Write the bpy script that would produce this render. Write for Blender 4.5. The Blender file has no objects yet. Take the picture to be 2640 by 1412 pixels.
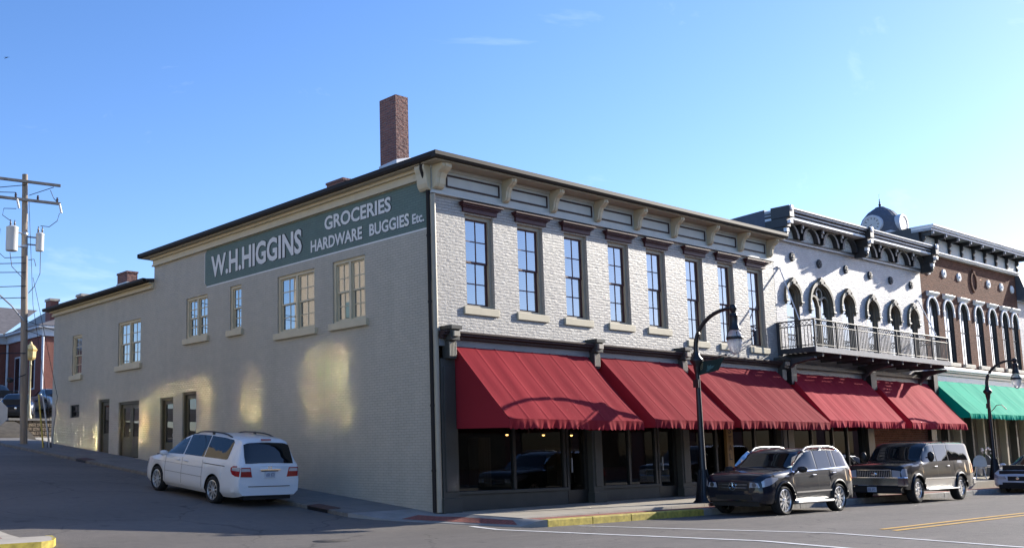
import bpy, bmesh, math, random
from mathutils import Vector, Matrix
R = math.radians
random.seed(7)
sc = bpy.context.scene
col = sc.collection
# ------------------------------------------------------------------ camera
def cam_setup():
    yaw, pitch, roll = .659, .1365, -.01
    cy, sy, cp, sp = math.cos(yaw), math.sin(yaw), math.cos(pitch), math.sin(pitch)
    f = Vector((sy*cp, cy*cp, sp)); r = Vector((cy, -sy, 0)); u = r.cross(f)
    c, s = math.cos(roll), math.sin(roll)
    r2, u2 = c*r + s*u, -s*r + c*u
    cam = bpy.data.cameras.new('camera'); o = bpy.data.objects.new('camera', cam); col.objects.link(o)
    m = Matrix((r2, u2, -f)).transposed().to_4x4(); m.translation = Vector((-17.43, -18.563, 1.3967))
    o.matrix_world = m
    cam.sensor_width = 36; cam.sensor_fit = 'HORIZONTAL'; cam.lens = 2625.5/2640*36
    cam.shift_x = (1320-872.84)/2640; cam.shift_y = (815.37-706)/2640
    cam.clip_start = .1; cam.clip_end = 5000
    sc.camera = o
cam_setup()
# ------------------------------------------------------------------ light
SUN_EL, SUN_AZ = R(20.5), R(11.0)          # azimuth measured from +X towards -Y
SUN = Vector((math.cos(SUN_EL)*math.cos(SUN_AZ), -math.cos(SUN_EL)*math.sin(SUN_AZ), math.sin(SUN_EL)))
w = bpy.data.worlds.new('World'); sc.world = w; w.use_nodes = True
nt = w.node_tree; nt.nodes.clear()
def N(nt, t, **kw):
    n = nt.nodes.new(t)
    for k, v in kw.items(): setattr(n, k, v)
    return n
sky = N(nt, 'ShaderNodeTexSky', sky_type='NISHITA', sun_disc=False, sun_elevation=SUN_EL,
        sun_rotation=math.atan2(SUN.x, SUN.y), altitude=200, air_density=1.0, dust_density=.42, ozone_density=3.0)
bg = N(nt, 'ShaderNodeBackground'); out = N(nt, 'ShaderNodeOutputWorld')
bg.inputs['Strength'].default_value = .135
CLOUD = (11, 3, 5)
# thin cirrus wisps mixed into the sky
tc = N(nt, 'ShaderNodeTexCoord'); mp = N(nt, 'ShaderNodeMapping')
mp.inputs['Rotation'].default_value = (R(20), R(-35), R(30)); mp.inputs['Scale'].default_value = (2.2, 5.5, 9); mp.inputs['Location'].default_value = CLOUD
n1 = N(nt, 'ShaderNodeTexNoise'); n1.inputs['Scale'].default_value = 1.35; n1.inputs['Detail'].default_value = 6; n1.inputs['Roughness'].default_value = .62; n1.inputs['Distortion'].default_value = .6
rp = N(nt, 'ShaderNodeValToRGB'); rp.color_ramp.elements[0].position = .60; rp.color_ramp.elements[1].position = .86
rp.color_ramp.elements[1].color = (.22, .22, .22, 1); rp.color_ramp.elements[0].color = (0, 0, 0, 1)
hs = N(nt, 'ShaderNodeHueSaturation'); hs.inputs['Saturation'].default_value = 1.16
mx = N(nt, 'ShaderNodeMix', data_type='RGBA'); mx.inputs[7].default_value = (8, 8.6, 9.4, 1)
L = nt.links.new
L(tc.outputs['Generated'], mp.inputs[0]); L(mp.outputs[0], n1.inputs[0]); L(n1.outputs[0], rp.inputs[0])
tn = N(nt, 'ShaderNodeVectorMath', operation='MULTIPLY'); tn.inputs[1].default_value = (1.01, .93, 1.07)
L(sky.outputs[0], hs.inputs['Color']); L(hs.outputs[0], tn.inputs[0]); L(tn.outputs[0], mx.inputs[6]); L(rp.outputs[0], mx.inputs[0])
L(mx.outputs[2], bg.inputs[0]); L(bg.outputs[0], out.inputs[0])
sl = bpy.data.lights.new('sun', 'SUN'); sl.energy = 5.0; sl.angle = R(.5); sl.color = (1, .93, .82)
so = bpy.data.objects.new('sun', sl); col.objects.link(so)
so.rotation_euler = SUN.to_track_quat('Z', 'Y').to_euler(); so.location = SUN*60
sc.cycles.sample_clamp_indirect = 0; sc.cycles.blur_glossy = 0; sc.cycles.caustics_reflective = True
vs = sc.view_settings; sc.display_settings.display_device = 'sRGB'
vs.view_transform = 'Standard'; vs.look = 'None'; vs.exposure = .9; vs.gamma = 1; vs.use_curve_mapping = False
# ------------------------------------------------------------------ materials
MATS = {}
def base(name):
    m = bpy.data.materials.new(name); m.use_nodes = True
    n = m.node_tree; b = n.nodes['Principled BSDF']; MATS[name] = m
    return m, n, b
def c4(c): return (c[0], c[1], c[2], 1)
def noise_col(n, b, c, var, scale, detail=4, coord='Object', stretch=None):
    t = N(n, 'ShaderNodeTexCoord'); z = N(n, 'ShaderNodeTexNoise'); z.inputs['Scale'].default_value = scale; z.inputs['Detail'].default_value = detail
    r = N(n, 'ShaderNodeMapRange'); r.inputs[1].default_value = .3; r.inputs[2].default_value = .7; r.inputs[3].default_value = 1-var; r.inputs[4].default_value = 1+var
    m = N(n, 'ShaderNodeVectorMath', operation='SCALE'); m.inputs[0].default_value = c
    v = t.outputs[coord]
    if stretch:
        p = N(n, 'ShaderNodeMapping'); p.inputs['Scale'].default_value = stretch; n.links.new(v, p.inputs[0]); v = p.outputs[0]
    n.links.new(v, z.inputs[0]); n.links.new(z.outputs[0], r.inputs[0]); n.links.new(r.outputs[0], m.inputs['Scale']); n.links.new(m.outputs[0], b.inputs['Base Color'])
    return z, m
def bump(n, b, src, dist, strength=1):
    k = N(n, 'ShaderNodeBump'); k.inputs['Distance'].default_value = dist; k.inputs['Strength'].default_value = strength
    n.links.new(src, k.inputs['Height']); n.links.new(k.outputs[0], b.inputs['Normal']); return k
def plain(name, c, rough=.6, metal=0, var=.08, scale=3, bmp=0, coat=0, spec=.5, stretch=None):
    m, n, b = base(name)
    z, _ = noise_col(n, b, c, var, scale, stretch=stretch)
    b.inputs['Roughness'].default_value = rough; b.inputs['Metallic'].default_value = metal
    b.inputs['Coat Weight'].default_value = coat; b.inputs['Coat Roughness'].default_value = .03
    b.inputs['Specular IOR Level'].default_value = spec
    if bmp: bump(n, b, z.outputs[0], bmp)
    return m
def wallcoord(n):
    """(along-wall, height) coordinates whichever way a vertical face looks"""
    g = N(n, 'ShaderNodeNewGeometry'); s = N(n, 'ShaderNodeSeparateXYZ'); s2 = N(n, 'ShaderNodeSeparateXYZ')
    n.links.new(g.outputs['Position'], s.inputs[0]); n.links.new(g.outputs['True Normal'], s2.inputs[0])
    ab = N(n, 'ShaderNodeMath', operation='ABSOLUTE'); gt = N(n, 'ShaderNodeMath', operation='GREATER_THAN'); gt.inputs[1].default_value = .6
    n.links.new(s2.outputs[0], ab.inputs[0]); n.links.new(ab.outputs[0], gt.inputs[0])
    mi = N(n, 'ShaderNodeMix', data_type='FLOAT'); n.links.new(gt.outputs[0], mi.inputs[0]); n.links.new(s.outputs[0], mi.inputs[2]); n.links.new(s.outputs[1], mi.inputs[3])
    c = N(n, 'ShaderNodeCombineXYZ'); n.links.new(mi.outputs[0], c.inputs[0]); n.links.new(s.outputs[2], c.inputs[1])
    return c.outputs[0]
def brick(name, c1, c2, mort, bd=.012, rough=.7, bw=.21, rh=.07, ms=.008, nd=.5, var=.12, lump=3.0, spec=.5):
    m, n, b = base(name); v = wallcoord(n)
    wob = N(n, 'ShaderNodeTexNoise'); wob.inputs['Scale'].default_value = 6; n.links.new(v, wob.inputs[0])
    va = N(n, 'ShaderNodeVectorMath', operation='MULTIPLY_ADD'); va.inputs[1].default_value = (.03, .03, 0); n.links.new(wob.outputs['Color'], va.inputs[0]); n.links.new(v, va.inputs[2])
    t = N(n, 'ShaderNodeTexBrick'); t.inputs['Scale'].default_value = 1; t.inputs['Brick Width'].default_value = bw; t.inputs['Row Height'].default_value = rh
    t.inputs['Mortar Size'].default_value = ms; t.inputs['Mortar Smooth'].default_value = .4; t.inputs['Color1'].default_value = c4(c1); t.inputs['Color2'].default_value = c4(c2); t.inputs['Mortar'].default_value = c4(mort)
    n.links.new(va.outputs[0], t.inputs[0])
    z = N(n, 'ShaderNodeTexNoise'); z.inputs['Scale'].default_value = lump; z.inputs['Detail'].default_value = 8; z.inputs['Roughness'].default_value = .7; n.links.new(v, z.inputs[0])
    r = N(n, 'ShaderNodeMapRange'); r.inputs[1].default_value = .3; r.inputs[2].default_value = .7; r.inputs[3].default_value = 1-var; r.inputs[4].default_value = 1+var; n.links.new(z.outputs[0], r.inputs[0])
    gm = N(n, 'ShaderNodeVectorMath', operation='MULTIPLY'); gm.inputs[1].default_value = (1.6, .28, 1); n.links.new(v, gm.inputs[0])
    gz = N(n, 'ShaderNodeTexNoise'); gz.inputs['Scale'].default_value = 1; gz.inputs['Detail'].default_value = 6; n.links.new(gm.outputs[0], gz.inputs[0])
    gr_ = N(n, 'ShaderNodeMapRange'); gr_.inputs[1].default_value = .38; gr_.inputs[2].default_value = .62; gr_.inputs[3].default_value = .955; gr_.inputs[4].default_value = 1.025; n.links.new(gz.outputs[0], gr_.inputs[0])
    gx = N(n, 'ShaderNodeMath', operation='MULTIPLY'); n.links.new(r.outputs[0], gx.inputs[0]); n.links.new(gr_.outputs[0], gx.inputs[1]); r = gx
    sc_ = N(n, 'ShaderNodeVectorMath', operation='SCALE'); n.links.new(t.outputs['Color'], sc_.inputs[0]); n.links.new(r.outputs[0], sc_.inputs['Scale']); n.links.new(sc_.outputs[0], b.inputs['Base Color'])
    z2 = N(n, 'ShaderNodeTexNoise'); z2.inputs['Scale'].default_value = 1; z2.inputs['Detail'].default_value = 5; m2_ = N(n, 'ShaderNodeVectorMath', operation='MULTIPLY'); m2_.inputs[1].default_value = (6, 14, 1); n.links.new(v, m2_.inputs[0]); n.links.new(m2_.outputs[0], z2.inputs[0])
    sb = N(n, 'ShaderNodeMath', operation='MULTIPLY_ADD'); sb.inputs[1].default_value = -1; n.links.new(t.outputs['Fac'], sb.inputs[0])
    ml = N(n, 'ShaderNodeMath', operation='MULTIPLY'); ml.inputs[1].default_value = nd*2; n.links.new(z2.outputs[0], ml.inputs[0]); n.links.new(ml.outputs[0], sb.inputs[2])
    bump(n, b, sb.outputs[0], bd); b.inputs['Roughness'].default_value = rough; b.inputs['Specular IOR Level'].default_value = spec
    return m
def glass(name, tint=(.6, .7, .8), fac=.35, rough=0.0):
    m, n, b = base(name); n.nodes.remove(b); o = n.nodes['Material Output']
    tr = N(n, 'ShaderNodeBsdfTransparent'); tr.inputs[0].default_value = c4(tint); gl = N(n, 'ShaderNodeBsdfGlossy'); gl.inputs['Roughness'].default_value = rough; gl.inputs[0].default_value = (.95, .97, 1, 1)
    lw = N(n, 'ShaderNodeLayerWeight'); lw.inputs[0].default_value = .5; fr = N(n, 'ShaderNodeMath', operation='POWER'); fr.inputs[1].default_value = 4; n.links.new(lw.outputs['Facing'], fr.inputs[0])
    ad = N(n, 'ShaderNodeMath', operation='ADD', use_clamp=True); ad.inputs[1].default_value = fac
    mi = N(n, 'ShaderNodeMixShader'); n.links.new(fr.outputs[0], ad.inputs[0]); n.links.new(ad.outputs[0], mi.inputs[0]); n.links.new(tr.outputs[0], mi.inputs[1]); n.links.new(gl.outputs[0], mi.inputs[2]); n.links.new(mi.outputs[0], o.inputs[0])
    return m
def emit(name, c, s):
    m, n, b = base(name); b.inputs['Emission Color'].default_value = c4(c); b.inputs['Emission Strength'].default_value = s; b.inputs['Base Color'].default_value = c4(c); return m
M = MATS
brick('painted_brick', (.42, .395, .35), (.385, .36, .32), (.31, .285, .25), bd=.014, rough=.5, nd=.5, rh=.078, bw=.23, ms=.01)
brick('side_brick', (.47, .425, .335), (.445, .403, .318), (.385, .35, .275), bd=.008, rough=.6, nd=.3, var=.07, ms=.007)
brick('white_brick', (.56, .54, .53), (.51, .49, .48), (.42, .395, .39), bd=.012, rough=.5, nd=.45, rh=.078)
brick('brown_brick', (.235, .10, .06), (.15, .06, .036), (.20, .13, .10), bd=.02, rough=.85, rh=.085, ms=.014, nd=.4, spec=.1)
brick('chimney_brick', (.24, .105, .085), (.17, .075, .065), (.28, .22, .2), bd=.03, rough=.85, nd=.9)
brick('red_brick', (.25, .075, .05), (.20, .06, .042), (.16, .10, .08), bd=.006)
brick('stone_blocks', (.30, .24, .17), (.19, .15, .11), (.05, .04, .03), bd=.08, bw=.42, rh=.2, ms=.03, rough=.95, nd=1.2, var=.35)
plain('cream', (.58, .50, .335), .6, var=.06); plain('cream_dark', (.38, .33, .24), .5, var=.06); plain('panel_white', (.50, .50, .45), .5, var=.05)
plain('maroon', (.075, .026, .028), .5, spec=.3); plain('brown_trim', (.05, .03, .028), .6, spec=.2); plain('black_metal', (.012, .012, .014), .35, var=.2)
plain('gutter_brown', (.022, .018, .016), .55, spec=.2); plain('shingle', (.06, .055, .055), .9, var=.3, scale=20)
plain('store_grey', (.062, .062, .054), .5, spec=.25); plain('store_dark', (.018, .018, .016), .4); plain('entabl_grey', (.20, .21, .21), .4); plain('interior', (.05, .047, .04), .9, var=.3, scale=1)
plain('olive_door', (.075, .062, .032), .5); plain('grey_iron', (.26, .26, .26), .6, var=.12); plain('dark_iron', (.04, .042, .045), .6)
plain('white_paint', (.80, .80, .79), .35, var=.05); plain('taupe', (.17, .14, .095), .45); plain('slate_blue', (.09, .10, .125), .6, var=.15)
plain('relief', (.55, .53, .48), .6, var=.35, scale=14, bmp=.02); plain('cornice_dark', (.035, .034, .034), .45); plain('cornice_grey', (.33, .33, .34), .3)
plain('asphalt_dummy', (.1, .1, .1)); plain('conc', (.40, .36, .30), .85, var=.14, scale=2.2); plain('shaded_curb', (.17, .155, .135), .9, var=.25, scale=5, bmp=.01); plain('conc_side', (.27, .26, .24), .85, var=.14, scale=2.2); plain('curb', (.36, .34, .30), .9, var=.2, scale=5, bmp=.01)  # second, darker kerb concrete: the side street's shade put into its colour
plain('yellow_curb', (.46, .36, .06), .75, var=.3, scale=9); plain('white_line', (.74, .73, .70), .7, var=.14, scale=6); plain('yellow_line', (.62, .36, .06), .7, var=.16, scale=6)
plain('iron_cover', (.07, .06, .05), .7, var=.4, scale=12, bmp=.01); plain('rust_iron', (.09, .045, .035), .8, var=.4, scale=14)
plain('wood_pole', (.29, .235, .18), .9, var=.3, scale=6, stretch=(1, 1, .1), bmp=.01); plain('wood_grey', (.17, .16, .15), .9, var=.25, scale=5)
plain('transformer', (.62, .61, .58), .45, var=.05); plain('wire', (.02, .02, .025), .6); plain('insul', (.07, .05, .05), .4)
plain('galv', (.40, .41, .42), .4, .6); plain('roof_grey', (.12, .11, .11), .9, var=.25, scale=3); plain('trim_white', (.55, .58, .62), .5); plain('roof_light', (.30, .27, .24), .9, var=.15)
plain('grass', (.07, .085, .03), .95, var=.4, scale=6); plain('earth', (.07, .06, .045), .95, var=.35, scale=3); plain('bark', (.26, .19, .12), .9); plain('yellow_lamp', (.75, .55, .22), .45); plain('lamp_post_cream', (.45, .40, .24), .5)
plain('guard_yellow', (.55, .42, .08), .5); plain('sign_back', (.48, .47, .45), .45, .3); plain('sign_white', (.75, .75, .73), .5)
plain('curtain', (.15, .12, .085), .9, var=.2, stretch=(9, 1, .2), scale=2); plain('pot', (.25, .24, .22), .7); plain('flower', (.8, .72, .72), .6); plain('leaf', (.05, .09, .03), .7); plain('wood_sign', (.22, .12, .035), .6, var=.2, stretch=(3, 3, .4)); plain('wood_sign_dark', (.03, .015, .01), .6)
plain('opposite_wall', (.29, .25, .19), .8, var=.06); plain('bird', (.02, .02, .025), .7); plain('lettering', (.72, .71, .66), .6, var=.05, scale=9); plain('letter_shadow', (.02, .025, .022), .7)
plain('flag_green', (.006, .028, .022), .8); plain('flag_teal', (.05, .14, .14), .8); plain('flag_gold', (.30, .25, .12), .7); plain('pale_wood', (.5, .46, .36), .6)
# awning cloths
def cloth(name, c):
    m, n, b = base(name); z, _ = noise_col(n, b, c, .08, .9, stretch=(5, .5, .5)); b.inputs['Roughness'].default_value = .75
    b.inputs['Specular IOR Level'].default_value = .03
    bump(n, b, z.outputs[0], .02, .5); return m
cloth('red_cloth', (.255, .023, .031)); cloth('red_cloth_bright', (.40, .028, .045)); cloth('green_cloth', (.002, .40, .25))
# painted sign background, brick shows through as relief
brick('sign_green', (.125, .185, .155), (.115, .17, .142), (.10, .15, .125), bd=.006, rough=.65, nd=.3, var=.08)
# window glass, blinds, store glass
glass('pane', (.34, .4, .48), .34); glass('pane_dark', (.3, .34, .38), .08); glass('shop_glass', (.5, .53, .5), .05); glass('shop_glass2', (.3, .32, .3), .05)
def blinds():
    m, n, b = base('blinds'); t = N(n, 'ShaderNodeTexCoord'); s = N(n, 'ShaderNodeSeparateXYZ'); n.links.new(t.outputs['Object'], s.inputs[0])
    k = N(n, 'ShaderNodeMath', operation='MULTIPLY'); k.inputs[1].default_value = 1/.05; n.links.new(s.outputs[2], k.inputs[0])
    f = N(n, 'ShaderNodeMath', operation='FRACT'); n.links.new(k.outputs[0], f.inputs[0])
    r = N(n, 'ShaderNodeValToRGB'); r.color_ramp.elements[0].color = (.22, .22, .2, 1); r.color_ramp.elements[1].color = (.62, .61, .56, 1); r.color_ramp.elements[1].position = .35
    n.links.new(f.outputs[0], r.inputs[0]); n.links.new(r.outputs[0], b.inputs['Base Color']); b.inputs['Roughness'].default_value = .7
blinds()
# ground surfaces
def asphalt():
    m, n, b = base('asphalt'); t = N(n, 'ShaderNodeTexCoord')
    def nz(s, d=5, st=None):
        z = N(n, 'ShaderNodeTexNoise'); z.inputs['Scale'].default_value = s; z.inputs['Detail'].default_value = d; v = t.outputs['Object']
        if st:
            p = N(n, 'ShaderNodeMapping'); p.inputs['Scale'].default_value = st; n.links.new(v, p.inputs[0]); v = p.outputs[0]
        n.links.new(v, z.inputs[0]); return z
    a, c, d = nz(.35, 5, (.35, 1.4, 1)), nz(5, 6), nz(70, 3)
    mx = N(n, 'ShaderNodeMath', operation='MULTIPLY_ADD'); mx.inputs[1].default_value = .5; n.links.new(a.outputs[0], mx.inputs[0])
    m2 = N(n, 'ShaderNodeMath', operation='MULTIPLY_ADD'); m2.inputs[1].default_value = .25; n.links.new(c.outputs[0], m2.inputs[0]); n.links.new(mx.outputs[0], m2.inputs[2])
    m3 = N(n, 'ShaderNodeMath', operation='MULTIPLY_ADD'); m3.inputs[1].default_value = .35; n.links.new(d.outputs[0], m3.inputs[0]); n.links.new(m2.outputs[0], m3.inputs[2]); mx.inputs[2].default_value = 0
    r = N(n, 'ShaderNodeValToRGB'); e = r.color_ramp.elements; e[0].position = .32; e[0].color = (.082, .074, .066, 1); e[1].position = .78; e[1].color = (.19, .168, .146, 1)
    n.links.new(m3.outputs[0], r.inputs[0])
    # cracks
    v = N(n, 'ShaderNodeTexVoronoi', feature='DISTANCE_TO_EDGE'); v.inputs['Scale'].default_value = .23; wv = nz(1.2, 6); sh = N(n, 'ShaderNodeVectorMath', operation='MULTIPLY_ADD'); sh.inputs[1].default_value = (1.2, 1.2, 0)
    n.links.new(wv.outputs['Color'], sh.inputs[0]); n.links.new(t.outputs['Object'], sh.inputs[2]); n.links.new(sh.outputs[0], v.inputs[0])
    cr = N(n, 'ShaderNodeMapRange'); cr.inputs[1].default_value = .002; cr.inputs[2].default_value = .008; cr.inputs[3].default_value = .62; cr.inputs[4].default_value = 1; n.links.new(v.outputs[0], cr.inputs[0])
    s = N(n, 'ShaderNodeVectorMath', operation='SCALE'); n.links.new(r.outputs[0], s.inputs[0]); n.links.new(cr.outputs[0], s.inputs['Scale'])
    st = nz(.8, 5, (.25, 1.6, 1)); k1 = N(n, 'ShaderNodeMapRange'); k1.inputs[1].default_value = .66; k1.inputs[2].default_value = .74; k1.inputs[3].default_value = 1; k1.inputs[4].default_value = 1.35; n.links.new(st.outputs[0], k1.inputs[0])
    st2 = nz(1.7, 4); k2 = N(n, 'ShaderNodeMapRange'); k2.inputs[1].default_value = .64; k2.inputs[2].default_value = .72; k2.inputs[3].default_value = 1; k2.inputs[4].default_value = .72; n.links.new(st2.outputs[0], k2.inputs[0])
    kk = N(n, 'ShaderNodeMath', operation='MULTIPLY'); n.links.new(k1.outputs[0], kk.inputs[0]); n.links.new(k2.outputs[0], kk.inputs[1])
    s2 = N(n, 'ShaderNodeVectorMath', operation='SCALE'); n.links.new(s.outputs[0], s2.inputs[0]); n.links.new(kk.outputs[0], s2.inputs['Scale'])
    n.links.new(s2.outputs[0], b.inputs['Base Color']); b.inputs['Roughness'].default_value = .82; bump(n, b, d.outputs[0], .012)
asphalt()
def slabs(name, c, w_, h_, mort, vary=.1, rough=.85):
    m, n, b = base(name); t = N(n, 'ShaderNodeTexCoord'); k = N(n, 'ShaderNodeTexBrick'); k.offset = 0 if w_ > .5 else .5
    k.inputs['Scale'].default_value = 1; k.inputs['Brick Width'].default_value = w_; k.inputs['Row Height'].default_value = h_; k.inputs['Mortar Size'].default_value = .008; k.inputs['Mortar'].default_value = c4(mort)
    k.inputs['Color1'].default_value = c4(c); k.inputs['Color2'].default_value = c4([x*.88 for x in c]); n.links.new(t.outputs['Object'], k.inputs[0])
    z = N(n, 'ShaderNodeTexNoise'); z.inputs['Scale'].default_value = 2.5; z.inputs['Detail'].default_value = 7; n.links.new(t.outputs['Object'], z.inputs[0])
    r = N(n, 'ShaderNodeMapRange'); r.inputs[1].default_value = .3; r.inputs[2].default_value = .7; r.inputs[3].default_value = 1-vary; r.inputs[4].default_value = 1+vary; n.links.new(z.outputs[0], r.inputs[0])
    s = N(n, 'ShaderNodeVectorMath', operation='SCALE'); n.links.new(k.outputs[0], s.inputs[0]); n.links.new(r.outputs[0], s.inputs['Scale']); n.links.new(s.outputs[0], b.inputs['Base Color']); b.inputs['Roughness'].default_value = rough
    bump(n, b, k.outputs['Fac'], -.004)
slabs('pavement', (.42, .375, .30), 1.5, 1.2, (.16, .14, .12)); slabs('pavement_shaded', (.19, .18, .165), 1.5, 1.05, (.09, .085, .08)); slabs('brick_paving', (.33, .10, .075), .2, .1, (.10, .05, .04), .15)  # darker slab copy carries the side street's shade in its colour
# ------------------------------------------------------------------ mesh builder
ORG = {}
class MB:
    def __init__(s): s.v = []; s.f = []; s.m = []
    def add(s, vs_, fs, m=0):
        o = len(s.v); s.v += [tuple(p) for p in vs_]; s.f += [tuple(i+o for i in f) for f in fs]; s.m += [m]*len(fs); return s
    def box(s, x0, x1, y0, y1, z0, z1, m=0):
        return s.add([(x, y, z) for x in (x0, x1) for y in (y0, y1) for z in (z0, z1)],
                     [(0, 1, 3, 2), (4, 6, 7, 5), (0, 4, 5, 1), (2, 3, 7, 6), (0, 2, 6, 4), (1, 5, 7, 3)], m)
    def bx(s, pl, u0, u1, d0, d1, z0, z1, m=0):
        return s.box(u0, u1, d0, d1, z0, z1, m) if pl == 'y' else s.box(d0, d1, u0, u1, z0, z1, m)
    def quad(s, a, b, c, d, m=0): return s.add([a, b, c, d], [(0, 1, 2, 3)], m)
    def prism(s, pts, fn, a, b, m=0):
        """polygon pts (2d) extruded between a and b; fn(p, q, t) gives 3d"""
        n = len(pts); vs_ = [fn(p[0], p[1], a) for p in pts]+[fn(p[0], p[1], b) for p in pts]
        return s.add(vs_, [tuple(range(n))[::-1], tuple(range(n, 2*n))]+[(i, (i+1) % n, n+(i+1) % n, n+i) for i in range(n)], m)
    def tube(s, pts, r, n=8, m=0, cap=True):
        pts = [Vector(p) for p in pts]; k = len(pts); rr = r if isinstance(r, (list, tuple)) else [r]*k; rings = []
        for i, p in enumerate(pts):
            d = (pts[min(i+1, k-1)]-pts[max(i-1, 0)]).normalized(); a = Vector((0, 0, 1)) if abs(d.z) < .9 else Vector((1, 0, 0))
            e = d.cross(a).normalized(); g = d.cross(e); rings.append([p+rr[i]*(math.cos(t)*e+math.sin(t)*g) for t in [2*math.pi*j/n for j in range(n)]])
        vs_ = [q for ring in rings for q in ring]; fs = [(i*n+j, i*n+(j+1) % n, (i+1)*n+(j+1) % n, (i+1)*n+j) for i in range(k-1) for j in range(n)]
        if cap: fs += [tuple(range(n))[::-1], tuple(range((k-1)*n, k*n))]
        return s.add(vs_, fs, m)
    def lathe(s, prof, c=(0, 0, 0), n=16, m=0, axis='z', cap=True):
        vs_ = []
        for r, z in prof:
            for j in range(n):
                t = 2*math.pi*j/n; a, b = r*math.cos(t), r*math.sin(t)
                vs_.append((c[0]+a, c[1]+b, c[2]+z) if axis == 'z' else ((c[0]+a, c[1]+z, c[2]+b) if axis == 'y' else (c[0]+z, c[1]+a, c[2]+b)))
        k = len(prof); fs = [(i*n+j, i*n+(j+1) % n, (i+1)*n+(j+1) % n, (i+1)*n+j) for i in range(k-1) for j in range(n)]
        if cap and prof[0][0] > 1e-4: fs.append(tuple(range(n))[::-1])
        if cap and prof[-1][0] > 1e-4: fs.append(tuple(range((k-1)*n, k*n)))
        return s.add(vs_, fs, m)
    def grid(s, fn, nu, nv, m=0):
        return s.add([fn(i/nu, j/nv) for i in range(nu+1) for j in range(nv+1)], [(i*(nv+1)+j, (i+1)*(nv+1)+j, (i+1)*(nv+1)+j+1, i*(nv+1)+j+1) for i in range(nu) for j in range(nv)], m)
    def build(s, name, mat, parent=None, smooth=False, bevel=0, local=False, recalc=True):
        me = bpy.data.meshes.new(name); o = bpy.data.objects.new(name, me); col.objects.link(o)
        off = Vector((0, 0, 0))
        if parent is not None:
            o.parent = parent; off = ORG.get(parent.name, Vector((0, 0, 0)))
        if local: off = Vector((0, 0, 0))
        ORG[o.name] = off if parent is not None else Vector((0, 0, 0))
        me.from_pydata([tuple(Vector(p)-off) for p in s.v], [], s.f)
        for mm in (mat if isinstance(mat, (list, tuple)) else [mat]): me.materials.append(M[mm])
        if len(me.materials) > 1: me.polygons.foreach_set('material_index', s.m)
        if recalc:
            b = bmesh.new(); b.from_mesh(me); bmesh.ops.remove_doubles(b, verts=b.verts, dist=1e-5); bmesh.ops.recalc_face_normals(b, faces=b.faces); b.to_mesh(me); b.free()
        if smooth:
            me.polygons.foreach_set('use_smooth', [True]*len(me.polygons))
            try: me.set_sharp_from_angle(angle=R(42))
            except Exception: pass
        if bevel:
            md = o.modifiers.new('bevel', 'BEVEL'); md.width = bevel; md.segments = 2; md.limit_method = 'ANGLE'; md.angle_limit = R(40)
        me.update(); return o
def thing(name, label, cat, loc=(0, 0, 0), rot=(0, 0, 0), group=None):
    o = bpy.data.objects.new(name, None); col.objects.link(o); o.location = loc; o.rotation_euler = rot; o.empty_display_size = .3
    ORG[o.name] = Vector(loc); o['label'] = label; o['category'] = cat
    if group: o['group'] = group
    return o
def tag(o, label, cat, group=None):
    o['label'] = label; o['category'] = cat
    if group: o['group'] = group
    return o
def struct(o): o['kind'] = 'structure'; return o
def copy_tree(o, parent=None):
    c = o.copy(); col.objects.link(c); c.parent = parent; ORG[c.name] = ORG.get(o.name, Vector())
    for ch in list(o.children): copy_tree(ch, c)
    return c
def text_mesh(mb, s, fn, w_, h_, offset=.0, ext=.004, m=0, squeeze=True):
    """letters laid in a w_ x h_ rectangle; fn(u, v, d) maps to 3d"""
    cu = bpy.data.curves.new('t', 'FONT'); cu.body = s; cu.size = 1; cu.extrude = 0; cu.offset = offset; cu.resolution_u = 3
    o = bpy.data.objects.new('t', cu); col.objects.link(o); dg = bpy.context.evaluated_depsgraph_get(); me = o.evaluated_get(dg).to_mesh()
    xs = [v.co.x for v in me.vertices]; ys = [v.co.y for v in me.vertices]
    x0, x1, y0, y1 = min(xs), max(xs), min(ys), max(ys)
    vs_ = [fn((v.co.x-x0)/(x1-x0)*w_, (v.co.y-y0)/(y1-y0)*h_, ext) for v in me.vertices]; fs = [tuple(p.vertices) for p in me.polygons]
    mb.add(vs_, fs, m); o.to_mesh_clear(); bpy.data.objects.remove(o); bpy.data.curves.remove(cu)
def wall_holes(mb, pl, u0, u1, z0, z1, holes, depth=.22, d0=0, m=0):
    P = (lambda u, d, z: (u, d, z)) if pl == 'y' else (lambda u, d, z: (d, u, z))
    us = sorted({u0, u1} | {h[0] for h in holes} | {h[1] for h in holes}); zs = sorted({z0, z1} | {h[2] for h in holes} | {h[3] for h in holes})
    us = [u for u in us if u0 <= u <= u1]; zs = [z for z in zs if z0 <= z <= z1]
    for a, b in zip(us, us[1:]):
        for c, d in zip(zs, zs[1:]):
            um, zm = (a+b)/2, (c+d)/2
            if any(h[0] < um < h[1] and h[2] < zm < h[3] for h in holes): continue
            mb.quad(P(a, d0, c), P(b, d0, c), P(b, d0, d), P(a, d0, d), m)
    for a, b, c, d in holes:
        e = d0+depth
        mb.quad(P(a, d0, c), P(a, e, c), P(a, e, d), P(a, d0, d), m); mb.quad(P(b, d0, c), P(b, e, c), P(b, e, d), P(b, d0, d), m)
        mb.quad(P(a, d0, c), P(b, d0, c), P(b, e, c), P(a, e, c), m); mb.quad(P(a, d0, d), P(b, d0, d), P(b, e, d), P(a, e, d), m)
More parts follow.
